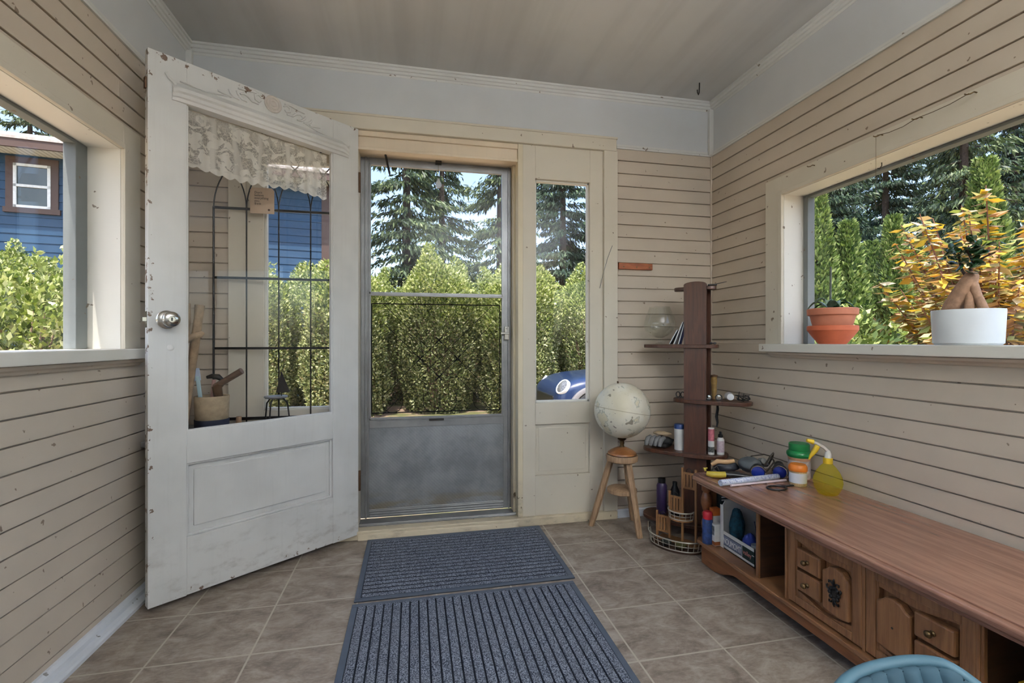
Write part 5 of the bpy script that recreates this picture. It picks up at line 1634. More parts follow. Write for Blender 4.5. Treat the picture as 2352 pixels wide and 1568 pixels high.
MB().box((-0.0185, -0.0135, 0.118), (0.0185, 0.0135, 0.150)).build('orange_top', plain('orange_card', S(206, 108, 44), 0.6), b1, bevel=0.001)
b2 = inside('photo_carton', 'low white carton printed with grey pictures right of the spray can', 'carton', 1.316, 1.856)
MB().box((-0.018, -0.016, 0), (0.018, 0.016, 0.094)).build('carton_body', M['white_plastic'], b2, bevel=0.001)
MB().box((-0.0186, -0.012, 0.045), (-0.018, 0.012, 0.085)).build('picture', plain('grey_picture', S(132, 134, 132), 0.5, var=0.4, scale=70), b2)
MB().box((-0.0184, -0.0164, 0.002), (0.0184, 0.0164, 0.018)).build('brown_band', plain('brown_band', S(150, 84, 44), 0.6), b2)
dk = inside('dark_carton', 'tall dark carton with white printed lines at the back of the end opening', 'carton', 1.402, 1.915)
MB().box((-0.032, -0.015, 0), (0.045, 0.015, 0.240)).build('carton_body', plain('dark_green_card', S(26, 38, 38), 0.5), dk, bevel=0.001)
for k in range(4):
    MB().box((-0.028, -0.0158, 0.174 + k * 0.013), (0.030 - 0.008 * (k % 2), -0.0148, 0.180 + k * 0.013)).build('printed_line', M['white_plastic'], dk)

# white cardboard tray with printed front
ty = thing('fruit_tray', 'white cardboard tray with a printed front in the console opening', 'box', (1.325, 1.732, FZ))
CARD = plain('white_card', S(214, 214, 210), 0.7, var=0.06)
MB().box((0.0, -0.105, 0.0), (0.30, 0.105, 0.004)).build('tray_floor', CARD, ty)
MB().box((0.0, -0.105, 0.0), (0.004, 0.105, 0.074)).build('tray_front', CARD, ty)
MB().box((0.296, -0.105, 0.0), (0.30, 0.105, 0.12)).build('tray_back', CARD, ty)
MB().box((0.0, -0.105, 0.0), (0.30, -0.101, 0.074)).build('tray_side', CARD, ty)
mb = MB()
mb.prism([(0.0, 0.0), (0.30, 0.0), (0.30, 0.20), (0.02, 0.20), (0.0, 0.17)], 0.101, 0.105, 'y')
mb.box((-0.003, 0.084, 0.0), (0.0, 0.105, 0.185))
mb.build('tray_end_flap', CARD, ty, bevel=0.001)
INK = plain('dark_ink', S(36, 38, 54), 0.6)
PX = -0.0012
mb = MB()
mb.box((PX, -0.030, 0.016), (-0.0002, 0.098, 0.018))
mb.box((PX, -0.030, 0.058), (-0.0002, 0.098, 0.060))
mb.build('printed_border', INK, ty)
MB().box((PX * 0.5, -0.030, 0.018), (-0.0001, 0.098, 0.058)).build('printed_block', plain('blue_grey_print', S(120, 128, 148), 0.6), ty)
RT = Matrix.Translation((PX - 0.0006, 0.034, 0.0245)) @ Matrix.Rotation(-PI / 2, 4, 'Z') @ Matrix.Rotation(PI / 2, 4, 'X')
text_mesh('IINOUMOMT', 0.036, 'lettering', M['white_plastic'], ty, RT @ Matrix.Scale(0.60, 4, (1, 0, 0)), 0.0003)
MB().box((PX, -0.104, 0.014), (-0.0002, -0.034, 0.062)).build('green_block', plain('dark_green_print', S(24, 48, 44), 0.6), ty)
MB().box((PX - 0.0004, -0.104, 0.044), (PX, -0.092, 0.047)).build('pale_rule', M['white_plastic'], ty)
RT = Matrix.Translation((PX - 0.0006, -0.064, 0.031)) @ Matrix.Rotation(-PI / 2, 4, 'Z') @ Matrix.Rotation(PI / 2, 4, 'X')
text_mesh('valley', 0.026, 'script_lettering', plain('salmon_print', S(206, 132, 124), 0.6), ty, RT @ Matrix.Scale(0.85, 4, (1, 0, 0)), 0.0003)
o = thing('teal_yarn', 'dark teal ball of yarn in the white tray', 'yarn', (1.370, 1.790, FZ + 0.0045))
lump(MB(), (0, 0, 0.088), (0.030, 0.032, 0.088), 12.0, 0.16).build('yarn_ball', plain('teal_yarn_wool', S(22, 78, 96), 0.9, var=0.35, scale=60, bump=0.5), o, smooth=80)
o = thing('blue_cloth', 'bright blue crumpled cloth over the right side of the white tray', 'cloth', (1.366, 1.706, FZ + 0.0045))
lump(MB(), (0, 0, 0.050), (0.026, 0.030, 0.050), 15.0, 0.22).build('cloth', plain('blue_fabric', S(52, 72, 158), 0.85, var=0.3, scale=25), o, smooth=80)
o = thing('orange_tub', 'small orange and white tub at the front right of the tray', 'tub', (1.352, 1.652, FZ + 0.0045))
MB().lathe([(0.0, 0.0), (0.014, 0.0), (0.0175, 0.066), (0.0, 0.067)], 20).build('tub_body', plain('orange_print', S(214, 142, 70), 0.5, var=0.3, scale=60), o, smooth=40)
MB().lathe([(0.0, 0.066), (0.0185, 0.066), (0.0185, 0.076), (0.0, 0.077)], 20).build('lid', plain('grey_lid', S(150, 156, 158), 0.4), o, smooth=40)
o = thing('dark_pencils', 'bundle of dark thin sticks standing at the back of the tray', 'sticks', (1.440, 1.720, FZ + 0.0045))
for k in range(5):
    MB().cyl((0.012 * k - 0.02, 0.004 * (k % 3) - 0.004, 0), (0.012 * k - 0.02 + 0.01 * (k - 2), 0.004 * (k % 3), 0.14 + 0.01 * (k % 2)), 0.003, n=8).build('stick', INK, o)
o = MB().prism([(1.335, 1.430), (1.410, 1.425), (1.425, 1.470), (1.385, 1.505), (1.340, 1.480)], FZ + 0.001, FZ + 0.005, 'z').build('paper_slip', plain('cream_paper', S(206, 196, 176), 0.7))
tag(o, 'folded cream paper slip on the floor of the narrow dark opening', 'paper')
yb = thing('yellow_carton', 'yellow carton with dark lettering in the right hand console opening', 'carton', (1.385, 0.750, FZ), 0.06)
MB().box((-0.05, -0.04, 0), (0.05, 0.055, 0.135)).build('carton_body', plain('yellow_card', S(206, 168, 44), 0.6, var=0.12), yb, bevel=0.002)
mb = MB()
mb.box((-0.0508, -0.035, 0.070), (-0.0502, 0.045, 0.092))
mb.box((-0.0508, -0.025, 0.035), (-0.0502, 0.045, 0.050))
mb.build('dark_lettering', plain('dark_brown_ink', S(46, 32, 20), 0.6), yb)

# =================================================================== blue channel backed chair (only its back rim is in view)
ch = thing('channel_chair', 'low teal blue chair with a fluted velvet back, nearest the viewer at right', 'chair', (0.765, 0.53, 0), -0.30)
VEL = plain('teal_velvet', S(48, 79, 94), 0.75, var=0.10, scale=8)
PIP = plain('pale_teal_piping', S(72, 107, 122), 0.6, var=0.05)
def back_pt(u, off=0.0, dz=0.0):
    x = -0.205 + 0.315 * u
    y = 0.075 - 0.12 * (abs(u - 0.5) * 2) ** 2.6
    z = 0.498 - 0.10 * max(0, (0.72 - u)) ** 1.25 - 0.62 * max(0, (u - 0.72)) ** 1.6
    return x, y + off, z + dz
def shell(u, v):
    x, y, z = back_pt(u)
    fl = 0.016 * abs(math.sin(u * PI * 13))
    return (x * (1 - 0.05 * (1 - v)), y - 0.012 - fl * min(1.0, (1 - v) * 6), 0.36 + (z - 0.36) * v)
mb = MB()
mb.grid(shell, 156, 14)
mb.build('fluted_back', VEL, ch, smooth=80, solid=0.02, recalc=False)
mb = MB()
mb.tube([back_pt(i / 40, -0.004, 0.001) for i in range(41)], 0.0095, 10)
mb.build('rim', PIP, ch, smooth=70)
mb = MB()
mb.prism([(-0.15, -0.02), (-0.12, 0.03), (0.0, 0.05), (0.10, 0.03), (0.13, -0.02), (0.14, -0.26), (0.10, -0.30), (-0.11, -0.30), (-0.16, -0.26)], 0.30, 0.385, 'z')
mb.build('seat', VEL, ch, bevel=0.02, seg=4)
for x, y in ((-0.12, -0.02), (0.10, -0.02), (-0.12, -0.25), (0.10, -0.25)):
    MB().cyl((x, y, 0), (x * 0.92, y, 0.30), 0.012, 0.017, 12).build('leg', M['brass'], ch, smooth=50)
# =================================================================== outside
GZ = -0.5
def at_px(px, d, z=GZ):
    a = (px - 1176.0) / 1080.0
    return (0.2055 * d + 0.9787 * a * d, 0.9787 * d - 0.2055 * a * d, z)

def ground_mat():
    t = NT('dry_gravel_and_grass')
    n1 = t.noise(t.obj(), 0.8, 5, 0.6)
    n2 = t.noise(t.obj(), 30, 4, 0.7)
    c = t.mix(t.step(n1, 0.45, 0.58), S(186, 158, 138), S(118, 122, 74))
    c = t.mix(t.math('MULTIPLY', t.step(n2, 0.45, 0.7), 0.5), c, S(120, 98, 78))
    return t.end(t.bsdf(Base_Color=c, Roughness=0.95))
mb = MB()
mb.box((-40, -14, GZ - 0.2), (44, 50, GZ))
structure(mb.build('ground', ground_mat()), 'dry reddish gravel and grass ground outside the porch', 'ground')
mb = MB()
mb.box((XL - 0.14, YF - 0.1, GZ), (XR + 0.14, YB + 0.13, -0.12))
structure(mb.build('trim_22', M['frieze']), 'pale skirting under the porch floor outside', 'skirting')

rng = np.random.default_rng(4)
def leaf_mesh(name, C, A, L, W, N=None):
    """one rhombic leaf per row: C base points, A unit axis, L length, W width"""
    n = len(C)
    R_ = rng.normal(size=(n, 3)) if N is None else N
    B = np.cross(A, R_)
    B /= np.linalg.norm(B, axis=1, keepdims=True) + 1e-9
    Nn = np.cross(A, B)
    L = L[:, None]
    W = W[:, None]
    mid = C + A * L * 0.45 - Nn * W * 0.12
    P = np.stack([C, mid + B * W * 0.5 + Nn * W * 0.2, C + A * L, mid - B * W * 0.5 + Nn * W * 0.2], 1).reshape(-1, 3)
    me = bpy.data.meshes.new(name)
    F = np.arange(4 * n).reshape(-1, 4)
    me.vertices.add(4 * n)
    me.vertices.foreach_set('co', P.astype(np.float32).ravel())
    me.loops.add(4 * n)
    me.loops.foreach_set('vertex_index', F.astype(np.int32).ravel())
    me.polygons.add(n)
    me.polygons.foreach_set('loop_start', (np.arange(n) * 4).astype(np.int32))
    me.polygons.foreach_set('loop_total', np.full(n, 4, np.int32))
    me.update(calc_edges=True)
    me.validate()
    return me

def mesh_obj(name, me, mat, parent):
    if not me.materials:
        me.materials.append(mat)
    o = bpy.data.objects.new(name, me)
    COL.objects.link(o)
    o.parent = parent
    return o

def unit(a):
    return a / (np.linalg.norm(a, axis=1, keepdims=True) + 1e-9)

HEDGE_L = leafmat('hedge_leaf', [(0.0, S(54, 66, 38)), (0.3, S(96, 108, 62)), (0.55, S(146, 152, 98)), (0.8, S(190, 192, 142)), (0.9, S(206, 206, 164)), (1.0, S(104, 80, 58))])
HEDGE_TOP = leafmat('hedge_sunlit_top_leaf', [(0.0, S(78, 96, 46)), (0.35, S(134, 148, 76)), (0.7, S(180, 186, 112)), (1.0, S(216, 214, 168))])  # lighter yellow green leaves, painting the sunlit hedge top into the colour
CON_L = leafmat('conifer_needles', [(0.0, S(40, 54, 44)), (0.4, S(62, 80, 58)), (0.75, S(92, 108, 74)), (1.0, S(132, 144, 98))], 0.2)
CON_D = leafmat('dark_conifer_needles', [(0.0, S(32, 46, 42)), (0.5, S(50, 70, 56)), (0.8, S(70, 92, 72)), (1.0, S(100, 120, 86))], 0.2)
CED_L = leafmat('cedar_sprays', [(0.0, S(62, 84, 48)), (0.4, S(100, 122, 66)), (0.75, S(138, 156, 88)), (1.0, S(178, 188, 124))], 0.2)
ORA_L = leafmat('autumn_leaf', [(0.0, S(206, 150, 60)), (0.25, S(214, 184, 70)), (0.42, S(190, 132, 84)), (0.6, S(204, 170, 144)), (0.8, S(138, 150, 76)), (1.0, S(222, 200, 170))], 0.35)
PALE_L = leafmat('pale_shrub_leaf', [(0.0, S(120, 138, 70)), (0.5, S(172, 182, 110)), (1.0, S(214, 214, 160))], 0.3)

def shrub_arrays(n, rx, ry, h, boxy=False, seed=0):
    r_ = np.random.default_rng(seed)
    th = r_.uniform(0, 2 * np.pi, n)
    z = r_.uniform(0.0, 1.0, n) ** 0.9
    prof = np.clip(1.0 - np.clip((z - 0.74) / 0.26, 0, 1) ** 2 * 0.45, 0, 1) * (0.80 + 0.20 * np.clip(z * 4, 0, 1))
    lump_ = 1.0 + 0.08 * np.sin(3 * th + 7 * z + seed) + 0.06 * np.sin(7 * th - 11 * z + 2 * seed) + 0.06 * np.sin(13 * th + 17 * z)
    if boxy:
        lump_ = lump_ * (np.abs(np.cos(th)) ** 4 + np.abs(np.sin(th)) ** 4) ** -0.25 * 0.86
    rr = prof * lump_ * (1 - 0.42 * r_.uniform(0, 1, n) ** 2.0)
    hz = h * (1 + 0.10 * np.sin(2 * th + seed) + 0.06 * np.sin(5 * th + seed))
    C = np.stack([rx * rr * np.cos(th), ry * rr * np.sin(th), z * hz], 1)
    out = np.stack([np.cos(th), np.sin(th), 0.25 + z * 0.9], 1)
    A = unit(out + r_.normal(size=(n, 3)) * 0.75)
    return C, A, z

def make_shrub(name, label, loc, seed, n, rx, ry, h, ls, mat, topmat, group=None, shoots=14, boxy=False):
    r = thing(name, label, 'shrub', loc, 0.0, group)
    C, A, z = shrub_arrays(n, rx, ry, h, boxy, seed)
    r_ = np.random.default_rng(seed + 50)
    tops = z > 0.66 + 0.12 * r_.uniform(-1, 1, n)
    L = r_.uniform(0.7, 1.3, n) * ls
    mesh_obj('foliage', leaf_mesh('foliage', C[~tops], A[~tops], L[~tops], L[~tops] * 0.55), mat, r)
    # top leaves, with shoots reaching above them
    Cs, As = [C[tops]], [A[tops]]
    for k in range(shoots):
        a, q = r_.uniform(0, 2 * np.pi), r_.uniform(0.1, 0.8)
        base = np.array([rx * q * math.cos(a), ry * q * math.sin(a), h * 0.92])
        hh = r_.uniform(0.15, 0.5)
        m = 26
        t_ = r_.uniform(0, 1, m)
        lean = np.array([r_.normal() * 0.15, r_.normal() * 0.15, 1.0])
        Cs.append(base + t_[:, None] * lean * hh)
        As.append(unit(np.stack([r_.normal(size=m), r_.normal(size=m), np.full(m, 0.7)], 1)))
    Ct, At = np.concatenate(Cs), np.concatenate(As)
    L = r_.uniform(0.75, 1.35, len(Ct)) * ls
    mesh_obj('top_foliage', leaf_mesh('top_foliage', Ct, At, L, L * 0.55), topmat, r)
    mb = MB()
    q_ = random.Random(seed)
    for k in range(16):
        a = q_.uniform(0, 2 * PI)
        e = q_.uniform(0.3, 0.85)
        mb.tube([(0.15 * math.cos(a), 0.15 * math.sin(a), 0.0), (rx * 0.4 * e * math.cos(a), ry * 0.4 * e * math.sin(a), h * 0.35), (rx * e * math.cos(a), ry * e * math.sin(a), h * q_.uniform(0.55, 0.85))], [0.03, 0.02, 0.006], 5)
    mb.build('branches', M['bark'], r)
    return r

# hedge across the drive, left to right
hed = [(-9.2, 'far left end of the hedge below the blue house window', 0), (-7.2, 'hedge shrub below the brown trimmed window of the blue house', 1), (-5.1, 'hedge shrub seen at the left edge of the open door glass', 2), (-3.2, 'hedge shrub seen through the open door glass below the blue house', 0),
       (-1.3, 'hedge shrub hidden mostly by the hinge side of the entrance', 1), (0.55, 'hedge shrub filling the left of the storm door view', 2), (2.25, 'hedge shrub at the right of the storm door view', 0), (4.05, 'hedge shrub behind the parked blue car', 1), (5.9, 'hedge shrub right of the parked car', 2)]
protos = {}
for x, lab, v in hed:
    y = 10.25 + 0.2 * math.sin(x * 2.1)
    if v not in protos:
        protos[v] = make_shrub('hedge_shrub', lab, (x, y, GZ), 10 + v, 36000, 0.90, 0.9, 2.85 + 0.12 * v, 0.062, HEDGE_L, HEDGE_TOP, None, 14, True)
    else:
        dup(protos[v], (x, y, GZ), rz=PI * (int(abs(x)) % 2), label=lab)

for x in (-4.15, -2.2, -0.3, 1.4, 3.15, 5.0):
    dup(protos[int(abs(x)) % 3], (x, 12.05 + 0.1 * math.sin(x * 3), GZ), rz=PI / 2, scale=(0.75, 1, 1), label='hedge shrub in the back row, showing between the front hedge shrubs', group='back row of the hedge')
p = at_px(40, 5.6)
make_shrub('garden_shrub', 'bright yellow green shrub close outside the left window', p, 33, 17000, 1.25, 1.0, 2.30, 0.080, HEDGE_L, HEDGE_TOP, None, 18)
p = at_px(2010, 6.9)
make_shrub('low_shrub', 'pale flowering low shrub between the terracotta pot and the white pot outside', p, 34, 6500, 0.95, 0.8, 1.75, 0.085, PALE_L, PALE_L, None, 8)
p = at_px(1893, 5.2)
make_shrub('low_shrub', 'pale green low shrub outside behind the terracotta pot', p, 35, 5000, 0.7, 0.7, 1.6, 0.08, PALE_L, CED_L, None, 8)
p = at_px(2330, 7.2)
make_shrub('low_shrub', 'dull green shrub behind the orange leaved tree outside', p, 36, 6500, 1.2, 0.9, 1.9, 0.09, HEDGE_L, PALE_L, None, 8)

def conifer_arrays(H, R0, seed, dens=1.0, droop=0.5):
    r_ = np.random.default_rng(seed)
    Cs, As, Ls, br = [], [], [], []
    z = 0.9
    while z < H - 0.3:
        f = 1 - z / H
        R1 = R0 * (f ** 0.75) + 0.15
        for k in range(int(6 + 3 * f)):
            a = r_.uniform(0, 2 * np.pi)
            ln = R1 * r_.uniform(0.65, 1.12)
            m = max(10, int(ln * 58 * dens))
            t_ = r_.uniform(0.08, 1, m) ** 0.8
            zz = z - droop * ln * t_ ** 1.4 * 0.8 + 0.18 * ln * t_ ** 4
            side = r_.normal(size=m) * 0.18 * ln * (0.3 + t_ * 0.5)
            C = np.stack([np.cos(a) * ln * t_ - np.sin(a) * side, np.sin(a) * ln * t_ + np.cos(a) * side, zz + r_.normal(size=m) * 0.05], 1)
            A = unit(np.stack([np.cos(a) * 0.6 + r_.normal(size=m) * 0.35, np.sin(a) * 0.6 + r_.normal(size=m) * 0.35, -0.75 + r_.normal(size=m) * 0.35], 1))
            Cs.append(C)
            As.append(A)
            br.append([(0, 0, z), (math.cos(a) * ln * 0.5, math.sin(a) * ln * 0.5, z - droop * ln * 0.3), (math.cos(a) * ln * 0.95, math.sin(a) * ln * 0.95, z - droop * ln * 0.65)])
        z += 0.33 + 0.10 * r_.uniform()
    return np.concatenate(Cs), np.concatenate(As), br

def make_conifer(name, label, loc, seed, H, R0, mat, dens=1.0, droop=0.5, ls=0.21):
    r = thing(name, label, 'tree', loc)
    C, A, br = conifer_arrays(H, R0, seed, dens, droop)
    r_ = np.random.default_rng(seed)
    L = r_.uniform(0.7, 1.3, len(C)) * ls
    mesh_obj('foliage', leaf_mesh('foliage', C, A, L, L * 0.26), mat, r)
    mb = MB()
    mb.tube([(0, 0, 0), (0.03, 0.02, H * 0.5), (0, 0, H)], [0.20, 0.12, 0.02], 8)
    for b in br[::2]:
        mb.tube(b, [0.03, 0.018, 0.006], 4)
    mb.build('trunk', M['trunk'], r)
    return r
c1 = make_conifer('conifer', 'tall drooping conifer seen at the left of the storm door glass', at_px(932, 15.8), 1, 13.0, 2.05, CON_L, 1.45, 0.55)
c2 = make_conifer('conifer', 'tall dark conifer filling the right sidelight above the car', at_px(1292, 20.0), 2, 15.0, 2.6, CON_D, 2.1, 0.45)
for lab, px_, d_, src, rz, s_ in (('tall conifer at the centre of the storm door glass', 1015, 21.8, c1, 1.0, 1.15), ('tall conifer at the right of the storm door glass', 1150, 17.4, c1, 2.0, 0.95),
                                  ('conifer standing behind the roof of the blue house', 70, 22.0, c1, 2.2, 1.2), 
                                  ('dark conifer at the left edge of the right window', 1885, 15.0, c2, 0.7, 0.82), ('dark conifer behind the pointed cedars of the right window', 2035, 19.5, c2, 2.9, 0.95),
                                  ('drooping conifer above the orange tree', 2215, 14.6, c1, 0.2, 1.0), ('dark conifer at the right edge of the right window', 2330, 19.0, c2, 4.1, 1.0),
                                  ('distant dark conifer between the two leftmost conifers of the right window', 1930, 25.0, c2, 5.0, 1.1), ('distant dark conifer straight behind the orange tree', 2190, 25.0, c2, 3.3, 1.1)):
    dup(src, at_px(px_, d_), rz, lab, None, (s_, s_, s_))

def make_cedar(label, loc, seed, H, R0, n):
    r = thing('columnar_cedar', label, 'tree', loc)
    r_ = np.random.default_rng(seed)
    z = r_.uniform(0.02, 1, n) ** 1.15
    th = r_.uniform(0, 2 * np.pi, n)
    rad = R0 * (np.clip(1.05 - z, 0, 1) ** 0.62) * (1 + 0.18 * np.sin(5 * th + 9 * z) + 0.12 * np.sin(3 * th - 14 * z)) * (1 - 0.4 * r_.uniform(0, 1, n) ** 2)
    C = np.stack([rad * np.cos(th), rad * np.sin(th), z * H], 1)
    A = unit(np.stack([np.cos(th) * 0.55 + r_.normal(size=n) * 0.3, np.sin(th) * 0.55 + r_.normal(size=n) * 0.3, 0.85 + r_.normal(size=n) * 0.3], 1))
    L = r_.uniform(0.7, 1.3, n) * 0.105
    mesh_obj('foliage', leaf_mesh('foliage', C, A, L, L * 0.5), CED_L, r)
    MB().tube([(0, 0, 0), (0, 0, H * 0.9)], [0.09, 0.01], 6).build('trunk', M['trunk'], r)
    return r
k1 = make_cedar('tallest columnar cedar, at the left edge of the right window', at_px(1876, 8.6), 5, 4.25, 0.44, 13000)
k2 = make_cedar('pointed cedar right behind the terracotta pot', at_px(1948, 9.0), 6, 3.75, 0.44, 12000)
for lab, px_, d_, src, s_ in (('pointed cedar, third from the left window edge', 2003, 10.3, k2, 0.97), ('pointed cedar just left of the orange tree', 2052, 9.2, k1, 0.92), ('small cedar half hidden behind the orange tree', 2105, 11.4, k2, 1.0),
                              ('tall bluish cedar rising above the orange tree', 2262, 11.0, k1, 1.35)):
    dup(src, at_px(px_, d_), px_ * 0.01, lab, None, (s_, s_, s_))

# autumn tree
ot = thing('autumn_tree', 'small orange and yellow leaved tree filling the right of the right window', 'tree', at_px(2290, 4.5))
r_ = np.random.default_rng(21)
mb = MB()
Cs, As, Ns = [], [], []
for k in range(110):
    a = r_.uniform(0, 2 * np.pi)
    e = r_.uniform(0.25, 1.0)
    top = np.array([0.95 * e * math.cos(a), 0.95 * e * math.sin(a), r_.uniform(1.4, 3.25) * (1 - 0.18 * e)])
    mid = np.array([0.45 * e * math.cos(a), 0.45 * e * math.sin(a), top[2] * 0.62])
    base = np.array([0.08 * math.cos(a), 0.08 * math.sin(a), 0.0])
    mb.tube([tuple(base), tuple(mid), tuple(top)], [0.018, 0.012, 0.004], 5)
    m = 105
    t_ = r_.uniform(0.36, 1.0, m)
    P = base * ((1 - t_) ** 2)[:, None] + mid * (2 * t_ * (1 - t_))[:, None] + top * (t_ ** 2)[:, None]
    aa = r_.uniform(0, 2 * np.pi, m)
    D = np.stack([np.cos(aa), np.sin(aa), r_.normal(size=m) * 0.25 - 0.28], 1)
    Cs.append(P)
    As.append(unit(D))
    Ns.append(np.stack([r_.normal(size=m) * 0.35, r_.normal(size=m) * 0.35, np.ones(m)], 1))
C, A, N_ = np.concatenate(Cs), np.concatenate(As), np.concatenate(Ns)
L = r_.uniform(0.75, 1.3, len(C)) * 0.120
mesh_obj('foliage', leaf_mesh('foliage', C, A, L, L * 0.52, N_), ORA_L, ot)
mb.build('stems', plain('reddish_stem', S(126, 84, 66), 0.7), ot)

# =================================================================== blue house
HA = math.atan2(0.1384, 0.9906)
hs = thing('neighbour_house', 'blue clapboard house with brown trim and pale roof across the hedge', 'house', (-8.66, 13.06, GZ), HA)
# local: x along the facade, -y towards the viewer, z from its ground
BLUE = paint('blue_house_siding', S(26, 66, 98), 0.6, 0.06, 0)
BRN = plain('brown_house_trim', S(80, 58, 50), 0.6)
fh = lambda u, o, z: (u, -o, z)
hw = (-0.37, 0.31, 4.60, 5.62)
mb = MB()
def hsiding(u0, u1, z0, z1):
    k = int(z0 / 0.20)
    z = k * 0.20
    while z < z1:
        lo, hi = max(z, z0), min(z + 0.20, z1)
        if hi - lo > 0.01:
            vs = []
            for u in (u0, u1):
                vs += [(u, 0.0, lo), (u, -0.022, lo), (u, -0.006, hi), (u, 0.0, hi)]
            mb.add(vs, [(0, 1, 2, 3), (7, 6, 5, 4), (0, 4, 5, 1), (1, 5, 6, 2), (2, 6, 7, 3), (3, 7, 4, 0)])
        z += 0.20
hsiding(-6.0, hw[0], 0, 5.85)
hsiding(hw[1], 6.4, 0, 5.85)
hsiding(hw[0], hw[1], 0, hw[2])
hsiding(hw[0], hw[1], hw[3], 5.85)
mb.box((-6.0, 0.0, 0), (6.4, 0.15, 5.85))
mb.box((6.25, 0.0, 0), (6.4, 5.0, 5.85))
mb.build('house_wall', BLUE, hs)
mb = MB()
mb.box((hw[0] - 0.14, -0.05, hw[3]), (hw[1] + 0.14, 0.0, hw[3] + 0.15))
mb.box((hw[0] - 0.18, -0.07, hw[2] - 0.12), (hw[1] + 0.18, 0.0, hw[2]))
mb.box((hw[0] - 0.14, -0.05, hw[2]), (hw[0], 0.0, hw[3]))
mb.box((hw[1], -0.05, hw[2]), (hw[1] + 0.14, 0.0, hw[3]))
mb.build('window_trim', BRN, hs)
mb = MB()
for (a, b, c, d_) in ((hw[0], hw[0] + 0.06, hw[2], hw[3]), (hw[1] - 0.06, hw[1], hw[2], hw[3]), (hw[0], hw[1], hw[2], hw[2] + 0.06), (hw[0], hw[1], hw[3] - 0.06, hw[3]), (hw[0], hw[1], (hw[2] + hw[3]) / 2 - 0.03, (hw[2] + hw[3]) / 2 + 0.03)):
    mb.box((a, -0.06, c), (b, -0.005, d_))
wf = mb.build('window_frame', M['white_plastic'], hs)
MB().box((hw[0] + 0.05, -0.03, hw[2] + 0.05), (hw[1] - 0.05, -0.02, hw[3] - 0.05)).build('pane', plain('dark_window_glass', S(48, 56, 48), 0.06, spec=0.8), wf)
MB().box((6.22, -0.04, 0), (6.42, 0.0, 5.85)).build('corner_board', BRN, hs)
def soffit_mat():
    t = NT('white_vented_soffit')
    sx_ = t.n('ShaderNodeSeparateXYZ', None, Vector=t.obj())
    w_ = t.step(t.math('SINE', t.math('MULTIPLY', sx_.outputs[0], 60.0)), 0.6, 0.9)
    return t.end(t.bsdf(Base_Color=t.mix(w_, S(226, 226, 222), S(176, 176, 172)), Roughness=0.6))
MB().box((-6.5, -0.62, 5.83), (6.5, 0.0, 5.87)).build('soffit', soffit_mat(), hs)
MB().box((-6.5, -0.66, 5.80), (6.5, -0.60, 6.00)).build('fascia', BRN, hs)
mb = MB()
mb.add([(-6.55, -0.68, 5.98), (6.55, -0.68, 5.98), (6.55, 4.6, 7.85), (-6.55, 4.6, 7.85), (-6.55, -0.68, 6.04), (6.55, -0.68, 6.04), (6.55, 4.6, 7.91), (-6.55, 4.6, 7.91)],
       [(0, 3, 2, 1), (4, 5, 6, 7), (0, 1, 5, 4), (1, 2, 6, 5), (2, 3, 7, 6), (3, 0, 4, 7)])
mb.build('roof', plain('pale_grey_shingles', S(190, 180, 174), 0.9, var=0.15, scale=12), hs)

# =================================================================== parked car (front end visible in the sidelight)
cr = thing('parked_car', 'blue small car with round headlight parked by the hedge', 'car', (2.31, 7.28, GZ))
CB = plain('blue_car_paint', S(26, 46, 84), 0.3, 0.1, coat=0.5, var=0.02)
# local: x from nose to tail, y from near side to far side
st_ = [  # x, z_bottom, z_top, half width scale
    (0.00, 0.34, 0.62, 0.78), (0.04, 0.26, 0.72, 0.86), (0.12, 0.22, 0.80, 0.93), (0.26, 0.20, 0.875, 0.975), (0.45, 0.20, 0.925, 1.0), (0.75, 0.20, 0.955, 1.0), (1.15, 0.20, 0.985, 1.0), (2.0, 0.20, 1.00, 1.0), (3.1, 0.20, 1.0, 1.0), (3.6, 0.24, 0.97, 0.96), (3.78, 0.36, 0.90, 0.86)]
HWD = 0.86
mb = MB()
n = 28
vs, fs = [], []
for x, zb, zt, s_ in st_:
    zc, hz = (zb + zt) / 2, (zt - zb) / 2
    for k in range(n):
        a = 2 * PI * k / n
        c_, s2 = math.cos(a), math.sin(a)
        e = 0.42
        vs.append((x, HWD + HWD * s_ * math.copysign(abs(c_) ** e, c_), zc + hz * math.copysign(abs(s2) ** e, s2)))
for i in range(len(st_) - 1):
    for k in range(n):
        k2 = (k + 1) % n
        fs.append((i * n + k, i * n + k2, (i + 1) * n + k2, (i + 1) * n + k))
fs += [tuple(range(n)), tuple(len(st_) * n - 1 - i for i in range(n))]
mb.add(vs, fs)
mb.build('body', CB, cr, smooth=50, sub=1)
cab = [(1.05, 0.96, 1.00, 0.90), (1.55, 0.96, 1.38, 0.86), (2.0, 0.96, 1.43, 0.86), (3.0, 0.96, 1.42, 0.85), (3.5, 0.96, 1.30, 0.84), (3.7, 0.94, 1.0, 0.84)]
mb = MB()
vs, fs = [], []
for x, zb, zt, s_ in cab:
    q = [(HWD - HWD * s_, zb), (HWD - HWD * s_ * 0.82, zt - 0.03), (HWD - HWD * s_ * 0.7, zt), (HWD + HWD * s_ * 0.7, zt), (HWD + HWD * s_ * 0.82, zt - 0.03), (HWD + HWD * s_, zb)]
    vs += [(x, a, b) for a, b in q]
m = 6
for i in range(len(cab) - 1):
    for k in range(m):
        k2 = (k + 1) % m
        fs.append((i * m + k, i * m + k2, (i + 1) * m + k2, (i + 1) * m + k))
fs += [tuple(range(m)), tuple(len(cab) * m - 1 - i for i in range(m))]
mb.add(vs, fs)
mb.build('cabin', plain('dark_car_glass', S(30, 36, 42), 0.08, spec=0.8), cr, smooth=40)
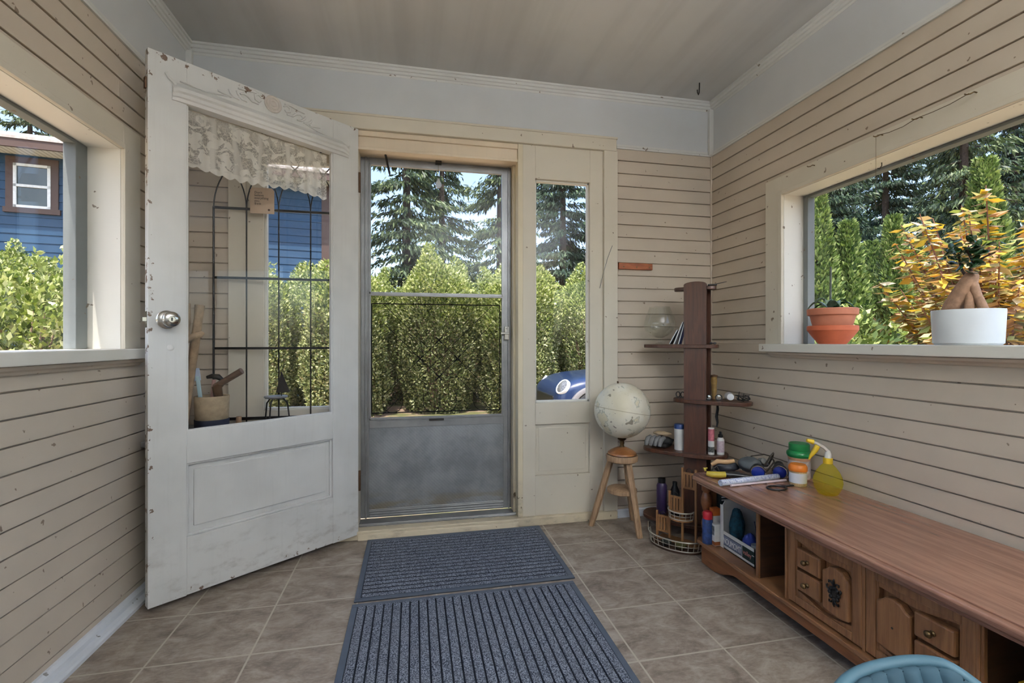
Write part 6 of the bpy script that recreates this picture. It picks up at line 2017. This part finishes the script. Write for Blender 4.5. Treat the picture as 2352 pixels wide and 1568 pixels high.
MB().box((1.65, 0.16, 1.405), (3.25, 1.56, 1.45)).build('roof', M['white_plastic'], cr, bevel=0.03)
GREY = plain('grey_arch_trim', S(120, 118, 120), 0.6)
for wx in (0.59, 2.95):
    for wy, sg in ((0.0, -1), (2 * HWD, 1)):
        yo = wy + sg * 0.004
        W0 = Matrix.Translation((wx, yo, 0.335)) @ Matrix.Rotation(PI / 2 * sg * -1, 4, 'X')
        MB().lathe([(0.0, -0.20), (0.365, -0.20), (0.365, 0.006), (0.0, 0.006)], 36, W0).build('wheel_well', M['black'], cr, smooth=40)
        MB().lathe([(0.355, -0.05), (0.432, -0.05), (0.432, 0.012), (0.420, 0.022), (0.360, 0.022), (0.355, 0.010)], 44, W0, True).build('wheel_arch', GREY, cr, smooth=40)
        w_ = MB().lathe([(0.18, -0.16), (0.315, -0.16), (0.335, -0.13), (0.335, 0.012), (0.315, 0.026), (0.205, 0.026), (0.18, 0.0)], 36, W0, True).build('tyre', M['rubber'], cr, smooth=40)
        mb = MB()
        mb.lathe([(0.0, 0.004), (0.206, 0.004), (0.206, 0.020), (0.195, 0.020), (0.190, 0.010), (0.0, 0.010)], 36, W0)
        for k in range(5):
            a = 2 * PI * k / 5
            mb.tube([(0.04 * math.cos(a), 0.04 * math.sin(a), 0.016), (0.19 * math.cos(a), 0.19 * math.sin(a), 0.018)], [0.030, 0.022], 8, M=W0, squash=None)
        mb.build('rim', plain('silver_wheel_rim', S(200, 192, 190), 0.3, 0.4), w_, smooth=40)
        if wx < 1 :
            MB().tube([(wx - 0.392 * math.cos(b), yo + sg * 0.024, 0.335 + 0.392 * math.sin(b)) for b in (0.12, 0.22, 0.32, 0.42)], 0.024, 8, squash=(1, 0.4, 1)).build('side_marker', plain('orange_marker', S(214, 112, 40), 0.3), cr, smooth=60)
for wy, sg in ((0.25, -1), (2 * HWD - 0.25, 1)):
    # headlight tilted with the curve of the front corner
    Hm = Matrix.Translation((0.110, HWD + sg * (HWD - 0.185), 0.752)) @ Matrix.Translation((0.03 if sg > 0 else 0.0, 0, -0.02 if sg > 0 else 0.0)) @ Vector((-0.78, sg * 0.26, 0.56)).to_track_quat('Z', 'Y').to_matrix().to_4x4()
    hl = MB().lathe([(0.140, -0.045), (0.140, 0.002), (0.132, 0.012), (0.120, 0.013), (0.112, 0.006), (0.0, 0.004)], 36, Hm).build('headlight', plain('pale_headlight_ring', S(206, 212, 218), 0.25), cr, smooth=40)
    MB().lathe([(0.0, 0.005), (0.113, 0.007), (0.085, 0.022), (0.0, 0.032)], 30, Hm).build('headlight_lens', plain('grey_headlight_lens', S(120, 122, 126), 0.1, spec=0.8, var=0.3, scale=40), hl, smooth=60)
MB().box((-0.012, 0.35, 0.38), (0.03, 1.37, 0.58)).build('grille', M['black'], cr, bevel=0.02)
MB().box((-0.025, 0.30, 0.28), (0.06, 1.42, 0.36)).build('bumper', M['rubber'], cr, bevel=0.02)
